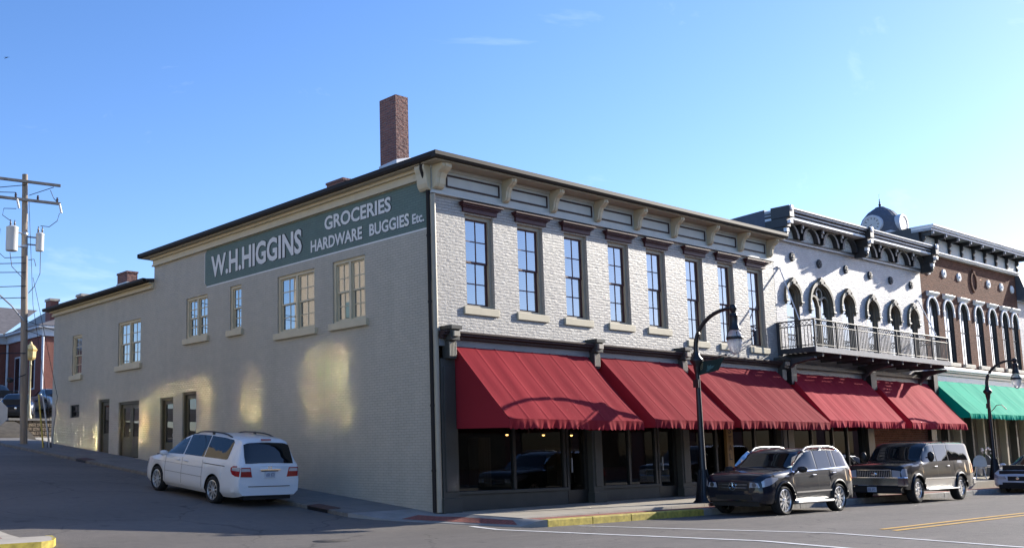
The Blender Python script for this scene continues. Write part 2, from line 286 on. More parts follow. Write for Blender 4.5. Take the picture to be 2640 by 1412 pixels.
def window_unit(root, pl, u0, u1, z0, z1, d, cas, n, cols, rows, mc, ms_, pane='pane', blind=True, sill=None, hood=None, label=None):
    fr = MB(); c = cas
    fr.bx(pl, u0, u0+c, d-.05, d+.06, z0, z1); fr.bx(pl, u1-c, u1, d-.05, d+.06, z0, z1); fr.bx(pl, u0+c, u1-c, d-.05, d+.06, z1-c, z1); fr.bx(pl, u0+c, u1-c, d-.05, d+.06, z0, z0+c*.7)
    wd = (u1-u0-2*c-(n-1)*.09)/n
    for i in range(1, n):
        a = u0+c+i*wd+(i-1)*.09; fr.bx(pl, a, a+.09, d-.05, d+.06, z0+c*.7, z1-c)
    f = fr.build('window', mc, root)
    sa, pa, bl = MB(), MB(), MB(); zb, zt = z0+c*.7, z1-c; zm = (zb+zt)/2; s = .05
    for i in range(n):
        a = u0+c+i*(wd+.09); b = a+wd
        for (lo, hi, dd, rw) in ((zb, zm+.02, d+.03, rows), (zm-.02, zt, d, rows)):
            sa.bx(pl, a, a+s, dd, dd+.029, lo, hi); sa.bx(pl, b-s, b, dd, dd+.029, lo, hi); sa.bx(pl, a+s, b-s, dd, dd+.029, lo, lo+s); sa.bx(pl, a+s, b-s, dd, dd+.029, hi-s*.8, hi)
            for k in range(1, cols):
                x = a+(b-a)*k/cols; sa.bx(pl, x-.014, x+.014, dd+.004, dd+.026, lo+s, hi-s*.8)
            for k in range(1, rw):
                z = lo+(hi-lo)*k/rw
                for k2 in range(cols):
                    xa = a+(b-a)*k2/cols+(.014 if k2 else s); xb = a+(b-a)*(k2+1)/cols-(.014 if k2 < cols-1 else s); sa.bx(pl, xa, xb, dd+.004, dd+.026, z-.014, z+.014)
            q = dd+.015
            pts = [(a+.01, lo+.01), (b-.01, lo+.01), (b-.01, hi-.01), (a+.01, hi-.01)]
            pa.add([((p, q, r) if pl == 'y' else (q, p, r)) for p, r in pts], [(0, 1, 2, 3)])
        pts = [(a-.05, zb-.05), (b+.05, zb-.05), (b+.05, zt+.05), (a-.05, zt+.05)]
        bl.add([((p, d+.11, r) if pl == 'y' else (d+.11, p, r)) for p, r in pts], [(0, 1, 2, 3)])
    sa.build('sash', ms_, f); pa.build('pane', pane, f)
    if blind: bl.build('blind', 'blinds' if blind is True else blind, f)
    if sill:
        q = MB(); q.bx(pl, u0-sill[0], u1+sill[0], -sill[1], d-.055, z0-sill[2], z0-.003); q.build('sill', sill[3], f, bevel=.012)
    if hood: hood(f, u0, u1, z1)
    return f
def arc(uc, a, zs, h, k=14, t0=0, t1=math.pi): return [(uc+a*math.cos(t0+(t1-t0)*i/k), zs+h*math.sin(t0+(t1-t0)*i/k)) for i in range(k+1)]
# ------------------------------------------------------------------ ground
def smax(a, b, k=.05): return .5*(a+b+math.sqrt((a-b)**2+k*k))
def zr(x, y):
    m = -.2+.02*min(max(-3.1-y, -3), 6)-.02*min(max(-9.1-y, 0), 6.0)
    yy = min(y, 29.0)
    if x > 1: return m
    s = smax(m, .086*yy-.12)
    if x > -2.4: return s
    c = -min(abs(x+6.1), 4)/4*.06+.06
    return s+c*min(max((y+1)/5, 0), 1)
def sheet(xs, ys, fn, name, mat):
    mb = MB(); n, k = len(xs), len(ys)
    mb.add([(x, y, fn(x, y)) for x in xs for y in ys], [(i*k+j, (i+1)*k+j, (i+1)*k+j+1, i*k+j+1) for i in range(n-1) for j in range(k-1)])
    return mb.build(name, mat, smooth=True)
def rng(a, b, s): k = max(1, round((b-a)/s)); return [a+(b-a)*i/k for i in range(k+1)]
gr = MB(); gr.add([(-1500, -1500, -.9), (1500, -1500, -.9), (1500, 1500, -.9), (-1500, 1500, -.9)], [(0, 1, 2, 3)]); struct(gr.build('ground', 'earth'))
struct(sheet(rng(-60, -14, 6)+rng(-13, 4, .5)+rng(6, 130, 6), rng(-60, -18, 6)+rng(-17, -.5, .4)+rng(0, 32, 1), zr, 'road', 'asphalt'))
def up(x): return .0095*max(x, 0)-.002
# front pavement: upper walk, step, brick strip, kerb
pv = MB(); X = rng(.3, 60, 1.5)
YA, YB, YK = -2.45, -2.95, -3.12
for a, b in zip(X, X[1:]):
    pv.quad((a, .3, up(a)), (b, .3, up(b)), (b, YA, up(b)-.03), (a, YA, up(a)-.03)); pv.quad((a, YA, up(a)-.03), (b, YA, up(b)-.03), (b, YA-.02, -.15), (a, YA-.02, -.15))
struct(pv.build('pavement', 'pavement'))
bs = MB(); bs.box(.32, 60, YB, YA-.02, -.3, -.043); struct(bs.build('brick_walk', 'brick_paving'))
# kerbs
ky = MB()
for a, b in ((.3, 1.85), (1.86, 3.3), (3.31, 4.75), (4.76, 6.35)): ky.box(a, b, YK-.06, YB-.001, -.4, -.035+.0008*a)
struct(ky.build('yellow_kerb', 'yellow_curb', bevel=.02))
kg = MB(); x = 6.36
while x < 60: kg.box(x, x+2.39, YK-.05, YB-.001, -.4, -.033); x += 2.4
struct(kg.build('kerb', 'curb', bevel=.02))
# side pavement, kerb and corner ramp
def zs_(y): return .086*y
sp = MB(); Y = rng(.9, 29, 1.2)
for a, b in zip(Y, Y[1:]):
    sp.quad((-1.97, a, zs_(a)-.02), (.05, a, zs_(a)), (.05, b, zs_(b)), (-1.97, b, zs_(b)-.02))
struct(sp.build('side_pavement', 'pavement_shaded'))
sk = MB(); y = .9
while y < 24.5:
    a, b = y, y+2.39
    if not (1.5 < a < 2): pass
    for (p, q) in ((a, b),):
        v = [(-2.15, p, zs_(p)-.5), (-1.971, p, zs_(p)-.5), (-1.971, p, zs_(p)-.017), (-2.13, p, zs_(p)-.022), (-2.15, q, zs_(q)-.5), (-1.971, q, zs_(q)-.5), (-1.971, q, zs_(q)-.017), (-2.13, q, zs_(q)-.022)]
        sk.add(v, [(0, 3, 2, 1), (4, 5, 6, 7), (0, 4, 7, 3), (3, 7, 6, 2), (1, 2, 6, 5), (0, 1, 5, 4)])
    y += 2.4
struct(sk.build('side_kerb', 'shaded_curb', bevel=.015))
# dropped corner between both pavements, falling to the road
CB = [(-2.13, .9), (-1.8, .35), (-1.35, -.15), (-.95, -.5), (-.58, -.85), (-.3, -1.25), (-.15, -1.7), (-.12, -2.3), (-.08, -2.8), (.3, -3.17)]
CI = [(.02, .9), (.02, .5), (.02, .2), (.02, .05), (.05, -.02), (.31, -.3), (.31, -.8), (.31, -1.5), (.31, -2.2), (.31, -2.94)]
def pl(P, u): i = min(int(u*9), 8); f = u*9-i; return (P[i][0]+(P[i+1][0]-P[i][0])*f, P[i][1]+(P[i+1][1]-P[i][1])*f)
def corner(u, v, dz=0):
    o, i = pl(CB, u), pl(CI, u); x, y = i[0]+(o[0]-i[0])*v, i[1]+(o[1]-i[1])*v
    w_ = min(1, u*9/1.8, (1-u)*9/1.3); w_ = w_*w_*(3-2*w_)
    top = zs_(max(i[1], 0))-.02*v if i[1] > 0 else -.002-.04*abs(i[1])/2.9-.0*v
    r = zr(o[0], o[1])+.014
    return (x, y, top+(r-top)*w_*v**1.2+dz)
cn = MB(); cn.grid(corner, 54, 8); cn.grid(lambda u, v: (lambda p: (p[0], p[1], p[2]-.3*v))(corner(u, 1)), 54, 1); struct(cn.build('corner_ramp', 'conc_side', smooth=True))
cr = MB(); cr.grid(lambda u, v: corner(.2+.66*u, .40+.46*v, .006), 30, 4); struct(cr.build('brick_ramp', 'brick_paving', smooth=True))
# markings
def strip(mb, pts, wd, dz=.008):
    for (a, b) in zip(pts, pts[1:]):
        d = Vector((b[0]-a[0], b[1]-a[1])); k = max(1, int(d.length/.2)); nrm = Vector((-d.y, d.x)).normalized()*wd/2
        for i in range(k):
            p = [a[0]+d.x*i/k, a[1]+d.y*i/k]; q = [a[0]+d.x*(i+1)/k, a[1]+d.y*(i+1)/k]
            mb.add([(X_, Y_, zr(X_, Y_)+dz) for X_, Y_ in ((p[0]+nrm.x, p[1]+nrm.y), (p[0]-nrm.x, p[1]-nrm.y), (q[0]-nrm.x, q[1]-nrm.y), (q[0]+nrm.x, q[1]+nrm.y))], [(0, 1, 2, 3)])
wl = MB(); strip(wl, [(-.52, -1.62), (-1.03, -2.95), (-1.1, -6), (-1.22, -14.6)], .15); strip(wl, [(.95, -3.5), (1.32, -8.5), (1.24, -14.6)], .13); struct(wl.build('crosswalk_lines', 'white_line'))
yl = MB(); strip(yl, [(2.85, -9.22), (60, -8.6)], .11); strip(yl, [(2.75, -9.5), (60, -8.9)], .11); struct(yl.build('centre_lines', 'yellow_line'))
mh = MB(); mh.lathe([(.0, .012), (.30, .012), (.31, .006), (.36, .006), (.37, .0), (.37, -.03)], (-5.4, -2.75, zr(-5.4, -2.75)), 28); tag(mh.build('manhole_cover', 'iron_cover', smooth=True), 'round iron manhole cover set in the sunlit asphalt of the junction', 'manhole')
for (yy, lb) in ((2.1, 'dark iron storm drain in the kerb near the building corner'), (16.4, 'small iron storm drain in the kerb up the side street')):
    t = thing('storm_drain', lb, 'drain', (-2.15, yy, zr(-2.2, yy)))
    g = MB(); z = zs_(yy); g.add([(-2.158, yy-.42, zs_(yy-.42)-.16), (-2.158, yy+.42, zs_(yy+.42)-.16), (-2.158, yy+.42, zs_(yy+.42)-.035), (-2.158, yy-.42, zs_(yy-.42)-.035)], [(0, 1, 2, 3)]); g.build('opening', 'black_metal', t)
    g = MB()
    for i in range(2): a, b = (yy-.45, yy+.45); g.add([(-2.17, a, zs_(a)-.045+.02*i), (-1.75, a, zs_(a)-.01+.012*i), (-1.75, b, zs_(b)-.01+.012*i), (-2.17, b, zs_(b)-.045+.02*i)], [(0, 1, 2, 3)])
    g.build('hood', 'rust_iron', t)
# far corner of the side street (bottom left of the picture)
fc = MB()
def isl(x, y):
    h = .13 if y < -.05 else (.13-.11*min(1, (y+.05)/.35) if y < 1.6 else .02+.11*min(1, (y-1.6)/1.4))
    return zr(-9.8, y)+h
poly = [(-24, -.75), (-10.35, -.75), (-10.07, -.62), (-9.94, -.4), (-9.9, -.12), (-10.05, .06), (-10.22, .35), (-10.3, .95), (-10.32, 1.6), (-10.2, 3), (-9.9, 5), (-9.85, 20), (-24, 20)]
ys = [-.6, 0, .5, 1, 2, 4, 8, 14, 20]
E_ = poly[1:-1]; inner = [(-24, max(-.7, min(19.9, p[1]))) for p in E_]
for k in range(len(E_)-1):
    for j in range(6):
        f0, f1 = j/6, (j+1)/6; m_ = lambda P, Q, f: (P[0]+(Q[0]-P[0])*f, P[1]+(Q[1]-P[1])*f)
        fc.add([(c[0], c[1], isl(*E_[w_])) for c, w_ in ((m_(E_[k], inner[k], f0), k), (m_(E_[k+1], inner[k+1], f0), k+1), (m_(E_[k+1], inner[k+1], f1), k+1), (m_(E_[k], inner[k], f1), k))], [(0, 1, 2, 3)])
n_ = len(poly)
fc.add([(p[0], p[1], isl(*p)) for p in poly]+[(p[0], p[1], isl(*p)-.5) for p in poly], [(i, i+1, n_+i+1, n_+i) for i in range(n_-1)]); struct(fc.build('far_pavement', 'conc'))
yk = MB()
for i in range(len(poly)-4):
    p, q = poly[i], poly[i+1]
    if i > 4: break
    yk.add([(p[0]*1.0, p[1]-.004, isl(*p)-.4), (q[0]+.004, q[1]-.004, isl(*q)-.4), (q[0]+.004, q[1]-.004, isl(*q)+.003), (p[0], p[1]-.004, isl(*p)+.003), (p[0]-.04, p[1]+.12, isl(*p)+.004), (q[0]-.1, q[1]+.1, isl(*q)+.004)], [(0, 1, 2, 3)]+([(3, 2, 5, 4)] if 1 < i < 4 else []))
struct(yk.build('far_yellow_kerb', 'yellow_curb'))
rr = MB(); yy_ = [.12, .35, .6, .95, 1.5]
for a, b in zip(yy_, yy_[1:]): rr.add([(-14, a, isl(0, a)+.012), (-10.75 if a < .3 else -10.6, a, isl(0, a)+.012), (-10.6, b, isl(0, b)+.012), (-14, b, isl(0, b)+.012)], [(0, 1, 2, 3)])
struct(rr.build('far_brick_ramp', 'brick_paving'))
# ------------------------------------------------------------------ corner building
B1 = thing('corner_building', 'two-storey painted brick corner building with red awnings and a painted wall sign', 'building', (0, 0, 0))
FW = [(1.15, 2.2, 5.2), (3.15, 4.18, 5.2), (5.1, 6.1, 5.2), (7.07, 8.06, 5.2), (8.95, 9.92, 5.2), (11.0, 11.96, 4.93), (12.83, 13.76, 4.93), (14.62, 15.6, 4.93)]
W1 = 16.35
wf = MB(); wall_holes(wf, 'y', 0, W1, 4.3, 8.75, [(a, b, c, 7.66) for a, b, c in FW], .2)
SW = [('d', 11.2, 12.66, 5.5, 6.92), ('n', 9.05, 9.76, 5.5, 6.95), ('d', 5.07, 6.99, 5.12, 6.87), ('d', 2.73, 4.2, 5.12, 6.89), ('d', 16.14, 18.05, 4.95, 6.65), ('n', 21.48, 22.45, 4.88, 6.58), ('s', 21.6, 22.5, 3.12, 3.65)]
SD = [(18.72, 19.68, 1.6, 3.74), (16.16, 17.9, 1.42, 3.55), (13.53, 14.5, 1.16, 3.55), (11.91, 12.88, 1.02, 3.66)]
ws = MB(); wall_holes(ws, 'x', 0, 15.1, -.6, 8.75, [(a, b, c, d) for k, a, b, c, d in SW if b < 15]+[s for s in SD if s[1] < 15], .2)
wall_holes(ws, 'x', 15.1, 24.5, -.6, 7.95, [(a, b, c, d) for k, a, b, c, d in SW if b > 15]+[s for s in SD if s[1] > 15], .2)
ws.quad((0, 15.1, 7.9), (8, 15.1, 7.9), (8, 15.1, 8.75), (0, 15.1, 8.75)); ws.quad((0, 24.5, -.6), (8, 24.5, -.6), (8, 24.5, 7.95), (0, 24.5, 7.95))
wf.build('wall', 'painted_brick', B1); ws.build('wall', 'side_brick', B1)
co = MB(); co.box(.5, W1-.05, .55, 14.9, 4.3, 8.6); co.box(.5, 8, 14.95, 24.3, -.3, 7.8); co.box(.5, W1-.05, 3.2, 14.9, -.6, 4.28); co.box(.32, W1, .32, 3.19, 4.05, 4.25); co.box(.32, W1, .3, 3.19, -.5, .02); co.build('interior', 'interior', B1)
def hood_front(f, u0, u1, z1):
    q = MB(); a, b = u0-.1, u1+.12
    q.box(a, b, -.06, -.002, z1+.04, z1+.15); q.box(a-.03, b+.03, -.09, -.002, z1+.153, z1+.19); q.box(a-.08, b+.08, -.14, -.002, z1+.193, z1+.24); q.box(a-.12, b+.12, -.19, -.002, z1+.243, z1+.285); q.build('hood', 'maroon', f, bevel=.008)
for i, (a, b, c) in enumerate(FW):
    window_unit(B1, 'y', a, b, c, 7.66, .14, .10, 1, 2, 2, 'cream_dark', 'maroon', sill=(.12, .05, .2, 'cream'), hood=hood_front)
for k, a, b, c, d in SW:
    if k == 's':
        f = window_unit(B1, 'x', a, b, c, d, .1, .04, 1, 2, 1, 'store_dark', 'store_dark', pane='pane_dark', blind=False)
    else:
        window_unit(B1, 'x', a, b, c, d, .1, .09, 2 if k == 'd' else 1, 2, 2, 'cream', 'cream', blind=True, sill=(.12, .1, .2, 'cream'))
for i, (a, b, c, d) in enumerate(SD):
    dr = MB(); dr.bx('x', a, a+.09, .06, .2, c, d); dr.bx('x', b-.09, b, .06, .2, c, d); dr.bx('x', a+.09, b-.09, .06, .2, d-.09, d); f = dr.build('door', 'olive_door', B1)
    k = 2 if b-a > 1.3 else 1; wd = (b-a-.18)/k; lf, gl, kn = MB(), MB(), MB()
    for j in range(k):
        p, q = a+.09+j*wd+.01, a+.09+(j+1)*wd-.01
        lf.bx('x', p, p+.12, .13, .18, c+.03, d-.1); lf.bx('x', q-.12, q, .13, .18, c+.03, d-.1); lf.bx('x', p+.12, q-.12, .13, .18, d-.24, d-.1); lf.bx('x', p+.12, q-.12, .13, .18, c+.03, c+.8)
        gl.quad((.155, p+.12, c+.8), (.155, q-.12, c+.8), (.155, q-.12, d-.24), (.155, p+.12, d-.24)); kn.box(.085, .13, p+.04, p+.08, c+1.0, c+1.1)
    lf.build('leaf', 'olive_door', f); gl.build('glass', 'pane_dark', f); kn.build('handle', 'galv', f)
# painted sign
SG = MB(); zb, zt, ya, yb = 7.18, 8.425, 11.38, .17
SG.prism([(yb, zb), (ya-.12, zb), (ya, zb+.12), (ya, zt-.12), (ya-.12, zt), (yb, zt)], lambda p, q, t: (t, p, q), -.004, .02); sg = SG.build('painted_sign', 'sign_green', B1)
bd_ = MB(); bd_.box(-.003, .02, yb, ya-.1, zb-.045, zb-.001); bd_.box(-.003, .02, ya+.001, ya+.03, zb+.1, zt-.1); bd_.build('border', 'lettering', sg)
for (s, y0, y1, z0, z1) in (('W.H.HIGGINS', 10.97, 5.7, 7.42, 8.17), ('GROCERIES', 4.56, 1.6, 7.88, 8.29), ('HARDWARE', 5.24, 2.83, 7.34, 7.70), ('BUGGIES', 2.52, .88, 7.35, 7.69), ('Etc.', .76, .30, 7.355, 7.62)):
    a, b = MB(), MB(); h_ = z1-z0; o1 = .03
    text_mesh(a, s, lambda u, v, d: (-d, y0-u, z0+v), y0-y1, h_, o1, .0075); text_mesh(b, s, lambda u, v, d: (-d, y0-.015+.02-u*(1+.012), z0-.02+v*1.02), y0-y1+.01, h_+.015, o1+.02, .0058)
    a.build('lettering', 'lettering', sg, recalc=False); b.build('letter_shadow', 'letter_shadow', sg, recalc=False)
# roof, eaves, gutters
OX, OY = .36, .55; ze = 8.78
rf = MB()
c0 = [(-OX+.06, -OY+.06, 8.93), (W1-.02, -OY+.06, 8.93), (W1-.02, 15.5, 8.93), (-OX+.06, 15.5, 8.93)]
rf.add(c0+[(5.5, 5, 9.75), (W1-.02, 5, 9.75), (W1-.02, 9, 9.75), (5.5, 9, 9.75)], [(0, 1, 5, 4), (1, 2, 6, 5), (2, 3, 7, 6), (3, 0, 4, 7), (4, 5, 6, 7)])
rf.box(-OX+.07, W1-.03, -OY+.07, 15.48, ze+.03, 8.929); roof = rf.build('roof', 'shingle', B1)
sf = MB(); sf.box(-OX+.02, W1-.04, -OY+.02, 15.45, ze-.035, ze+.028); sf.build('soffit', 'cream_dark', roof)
gt = MB()
prof = [(0, 0), (.13, 0), (.16, .06), (.16, .16), (.02, .16), (0, .1)]
gt.prism(prof, lambda p, q, t: (t, -OY+.06-p, ze+q), -OX-.1, W1-.02); gt.prism(prof, lambda p, q, t: (-OX+.06-p, t, ze+q), -OY+.05, 15.55); gt.prism(prof, lambda p, q, t: (t, 15.45+p, ze+q), -OX-.1, 8)
gt.build('gutter', 'gutter_brown', roof)
fr = MB(); fr.box(-.06, W1-.05, -.06, -.001, 8.02, ze-.036); fr.box(-.1, W1-.05, -.11, -.061, 8.02, 8.08); fr.box(-.1, W1-.05, -.10, -.061, 8.66, ze-.036); fr.build('fascia', 'panel_white', B1)
f2 = MB(); f2.box(-.07, -.001, .0, 15.1, 8.44, ze-.036); f2.box(-.11, -.071, .0, 15.12, 8.44, 8.5); f2.box(-.16, -.071, 0, 15.12, 8.66, ze-.037); f2.build('fascia', 'cream', B1)
bxs = [2.62, 4.56, 6.52, 8.42, 10.32, 12.3, 14.12, 15.95]
def bracket(x, w_=.2, yd=.0):
    q = MB(); pr = [(-.062, ze-.037), (-.46, ze-.037), (-.46, ze-.13), (-.39, ze-.20), (-.29, ze-.26), (-.23, ze-.38), (-.21, ze-.52), (-.17, ze-.60), (-.11, ze-.64), (-.062, ze-.64)]
    q.prism(pr, lambda p, q_, t: (t, p, q_), x-w_/2, x+w_/2); q.prism([(p*1.02-.012 if p < -.1 else p, z) for p, z in pr], lambda p, q_, t: (t, p, q_-.001), x-w_*.18, x+w_*.18); return q
for x in bxs: bracket(x).build('bracket', 'cream', B1, bevel=.01)
cb = bracket(.12, .34)
pr = [(-.072, ze-.04), (-.31, ze-.04), (-.31, ze-.13), (-.28, ze-.20), (-.25, ze-.26), (-.23, ze-.38), (-.22, ze-.52), (-.18, ze-.62), (-.12, ze-.68), (-.072, ze-.68)]
cb.prism(pr, lambda p, q_, t: (p, t, q_), -.05, .32); cb.build('corner_bracket', 'cream', B1, bevel=.01)
pb = [.12]+bxs
for a, b in zip(pb, pb[1:]):
    q = MB(); a0, b0 = a+.2+(.12 if a < .2 else 0), b-.2; z0, z1 = 8.24, 8.58
    q.box(a0, b0, -.066, -.061, z0, z1); p = q.build('panel', 'panel_white', B1)
    q = MB(); t = .045; q.box(a0, b0, -.085, -.0665, z1-t, z1); q.box(a0, b0, -.085, -.0665, z0, z0+t); q.box(a0, a0+t, -.085, -.0665, z0+t, z1-t); q.box(b0-t, b0, -.085, -.0665, z0+t, z1-t); q.build('panel_frame', 'brown_trim', p)
# corner pipes
dp = MB(); dp.tube([(-OX+.06, .05, ze), (-OX+.07, .06, ze-.14), (-.16, .09, 8.38), (-.08, .06, 8.22), (-.08, .06, 0.02)], .055, 10)
for z in (1.0, 2.6, 5.2, 6.9): dp.lathe([(.066, 0), (.066, .06)], (-.08, .06, z), 10)
dp.build('downspout', 'gutter_brown', B1, smooth=True)
dp = MB(); dp.tube([(.0, -.02, 8.0), (.0, -.02, 0.02)], .075, 12); dp.build('corner_bead', 'cream_dark', B1, smooth=True)
dp = MB(); dp.tube([(.25, 15.3, ze), (.25, 15.3, 8.15)], .05, 8); dp.build('downspout', 'gutter_brown', B1, smooth=True)
# wing roof
wr = MB(); wr.add([(-.34, 15.1, 7.98), (-.34, 24.75, 7.94), (5, 24.75, 8.5), (5, 15.1, 8.5), (-.34, 15.1, 7.9), (-.34, 24.75, 7.86), (5, 24.75, 7.86), (5, 15.1, 7.9)], [(0, 1, 2, 3), (0, 4, 5, 1), (1, 5, 6, 2), (4, 7, 6, 5), (0, 3, 7, 4)]); wro = wr.build('wing_roof', 'shingle', B1)
wg = MB(); wg.prism([(0, 0), (.1, 0), (.13, .05), (.13, .13), (0, .13)], lambda p, q, t: (-.345-p, t, 7.86+q), 15.11, 24.8); wg.build('gutter', 'gutter_brown', wro)
wc = MB(); wc.box(-.12, -.001, 15.11, 24.55, 7.64, 7.72); wc.box(-.07, -.001, 15.11, 24.55, 7.721, 7.80); wc.box(-.2, -.001, 15.11, 24.6, 7.801, 7.855); wc.build('fascia', 'cream', B1)
def chimney(x0, x1, y0, y1, z0, z1, cap=True, flash=True):
    q = MB(); q.box(x0, x1, y0, y1, z0, z1)
    if cap: q.box(x0-.03, x1+.03, y0-.03, y1+.03, z1, z1+.08)
    o = q.build('chimney', 'chimney_brick', B1)
    if flash: g = MB(); g.add([(x0-.03, y0-.03, 9.0), (x0-.03, y1+.03, 9.0), (x0-.03, y1+.03, z0+.42), (x0-.03, y0-.03, z0+.46)], [(0, 1, 2, 3)]); g.add([(x0-.03, y0-.03, 9.0), (x1+.03, y0-.03, 9.0), (x1+.03, y0-.03, z0+.6), (x0-.03, y0-.03, z0+.46)], [(0, 1, 2, 3)]); g.build('flashing', 'galv', o)
chimney(.5, .96, 1.91, 2.6, 9.0, 11.33, cap=False); chimney(3.0, 3.5, 7.5, 8.4, 9.3, 10.55); chimney(2.0, 2.5, 21.5, 22.45, 8.2, 9.4)
# ------------------------------------------------------------------ storefront of the corner building
cor = MB(); cor.box(.05, W1, -.10, .0, 4.12, 4.3, 0); cor.box(.05, W1, -.2, .0, 4.3005, 4.38, 1); cor.box(.05, W1, -.28, .0, 4.3805, 4.44, 1); cor.box(.05, W1, -.32, .0, 4.4405, 4.49, 1)
cor.build('storefront_cornice', ['entabl_grey', 'brown_trim'], B1, bevel=.006)
for x in (.36, 6.03, 10.3, 16.15):
    q = MB(); q.box(x-.15, x+.15, -.36, -.0, 4.25, 4.62, 0); q.box(x-.19, x+.19, -.42, 0, 4.52, 4.621, 0); q.box(x-.1, x+.1, -.425, -.361, 4.34, 4.47, 1); q.box(x-.13, x+.13, -.24, 0, 3.80, 4.24, 0)
    for j in range(5): q.box(x-.12+j*.05, x-.09+j*.05, -.275, -.241, 3.85, 4.2, 1)
    q.build('console', ['store_grey', 'cream_dark'], B1, bevel=.006)
pil = [(.08, .62), (5.84, 6.28), (10.1, 10.55), (15.95, 16.34)]
for a, b in pil:
    q = MB(); q.box(a, b, -.1, .25, 0, 3.8); q.box(a-.04, b+.04, -.15, .25, -.1, .35); q.box(a+.08, b-.08, -.125, -.101, .5, 3.6); q.build('pilaster', 'store_grey', B1, bevel=.01)
bays = [(.62, 4.9, [2.85], 4.95, 5.84), (6.28, 9.1, [7.77], 9.15, 10.1), (10.55, 15.95, [12.3, 13.2, 14.6], None, None)]
for a, b, ms_, d0, d1 in bays:
    q = MB(); q.box(a, b, .05, .2, 0, .42); q.box(a, b, .0, .22, .42, .5); q.build('bulkhead', 'store_grey', B1, bevel=.008); q = MB(); q.box(a, b, .08, .18, 3.75, 4.1); q.build('transom_board', 'store_grey', B1)
    q = MB()
    for x in ms_+[a+.04, b-.04]: q.box(x-.05, x+.05, .08, .18, .5, 3.75)
    f = q.build('display_window', 'store_dark', B1); g = MB(); g.quad((a, .13, .5), (b, .13, .5), (b, .13, 3.75), (a, .13, 3.75)); g.build('pane', 'shop_glass', f)
    if d0:
        q = MB(); q.box(d0, d0+.1, .08, .2, .02, 3.75); q.box(d1-.1, d1, .08, .2, .02, 3.75); q.box(d0+.1, d1-.1, .08, .2, .02, .42); q.box(d0+.1, d1-.1, .08, .2, 2.5, 2.62); q.box(d0, d1, .08, .2, 3.75, 4.1); f = q.build('door', 'store_dark', B1)
        g = MB(); g.quad((d0, .14, .42), (d1, .14, .42), (d1, .14, 3.75), (d0, .14, 3.75)); g.build('pane', 'shop_glass', f); g = MB(); g.box(d0+.13, d0+.16, .02, .05, .9, 1.3); g.build('handle', 'galv', f)
# things seen dimly through the shop glass
ins = MB()
for (x, y, z0, z1, w_) in ((1.6, 1.6, .5, 1.4, .8), (3.9, 2.2, .5, 1.9, .5), (7.0, 1.9, .5, 1.6, .7), (8.6, 2.3, .5, 2.2, .4), (11.4, 1.5, .5, 1.5, .7), (13.9, 2.0, .5, 1.8, .6)): ins.box(x-w_/2, x+w_/2, y, y+.4, z0, z1)
ins.build('shop_counter', 'curtain', B1)
for i, x in enumerate((3.3, 4.75, 6.45)):
    x = (3.35, 4.84, 6.05)[i]-.4; t = thing('pendant_lamp', ('lit pendant lamp behind the left pane of the first shop window', 'lit pendant lamp behind the middle pane of the first shop window', 'lit pendant lamp behind the first shop door')[i], 'lamp', (x+.4, .8, 1.95), group='lit pendant lamps in the first shop')
    q = MB(); q.lathe([(.02, .16), (.05, .1), (.12, .02), (.13, 0)], (x+.4, .8, 1.95), 14); q.tube([(x+.4, .8, 2.1), (x+.4, .8, 4.04)], .008, 5); q.build('shade', 'store_dark', t, smooth=True)
    q = MB(); q.lathe([(.0, -.045), (.03, -.035), (.04, 0), (.03, .03), (0, .045)], (x+.4, .8, 1.955), 10); q.build('bulb', 'bulb' if 'bulb' in M else emit('bulb', (1, .5, .15), 5).name, t, smooth=True)
vsn = MB(); vsn.box(12.72, 13.08, -.03, .07, .85, 3.6); vo = vsn.build('hanging_board', 'wood_sign', None); tag(vo, 'tall brown wooden shop board with dark lettering on the storefront post', 'sign')
vt = MB()
for i, ch in enumerate('CRYSTAL'):
    text_mesh(vt, ch, lambda u, v, d: (12.81+u, -.03-d, 2.85-i*.28+v), .18, .2, .01, .006)
vt.build('lettering', 'wood_sign_dark', vo, recalc=False)
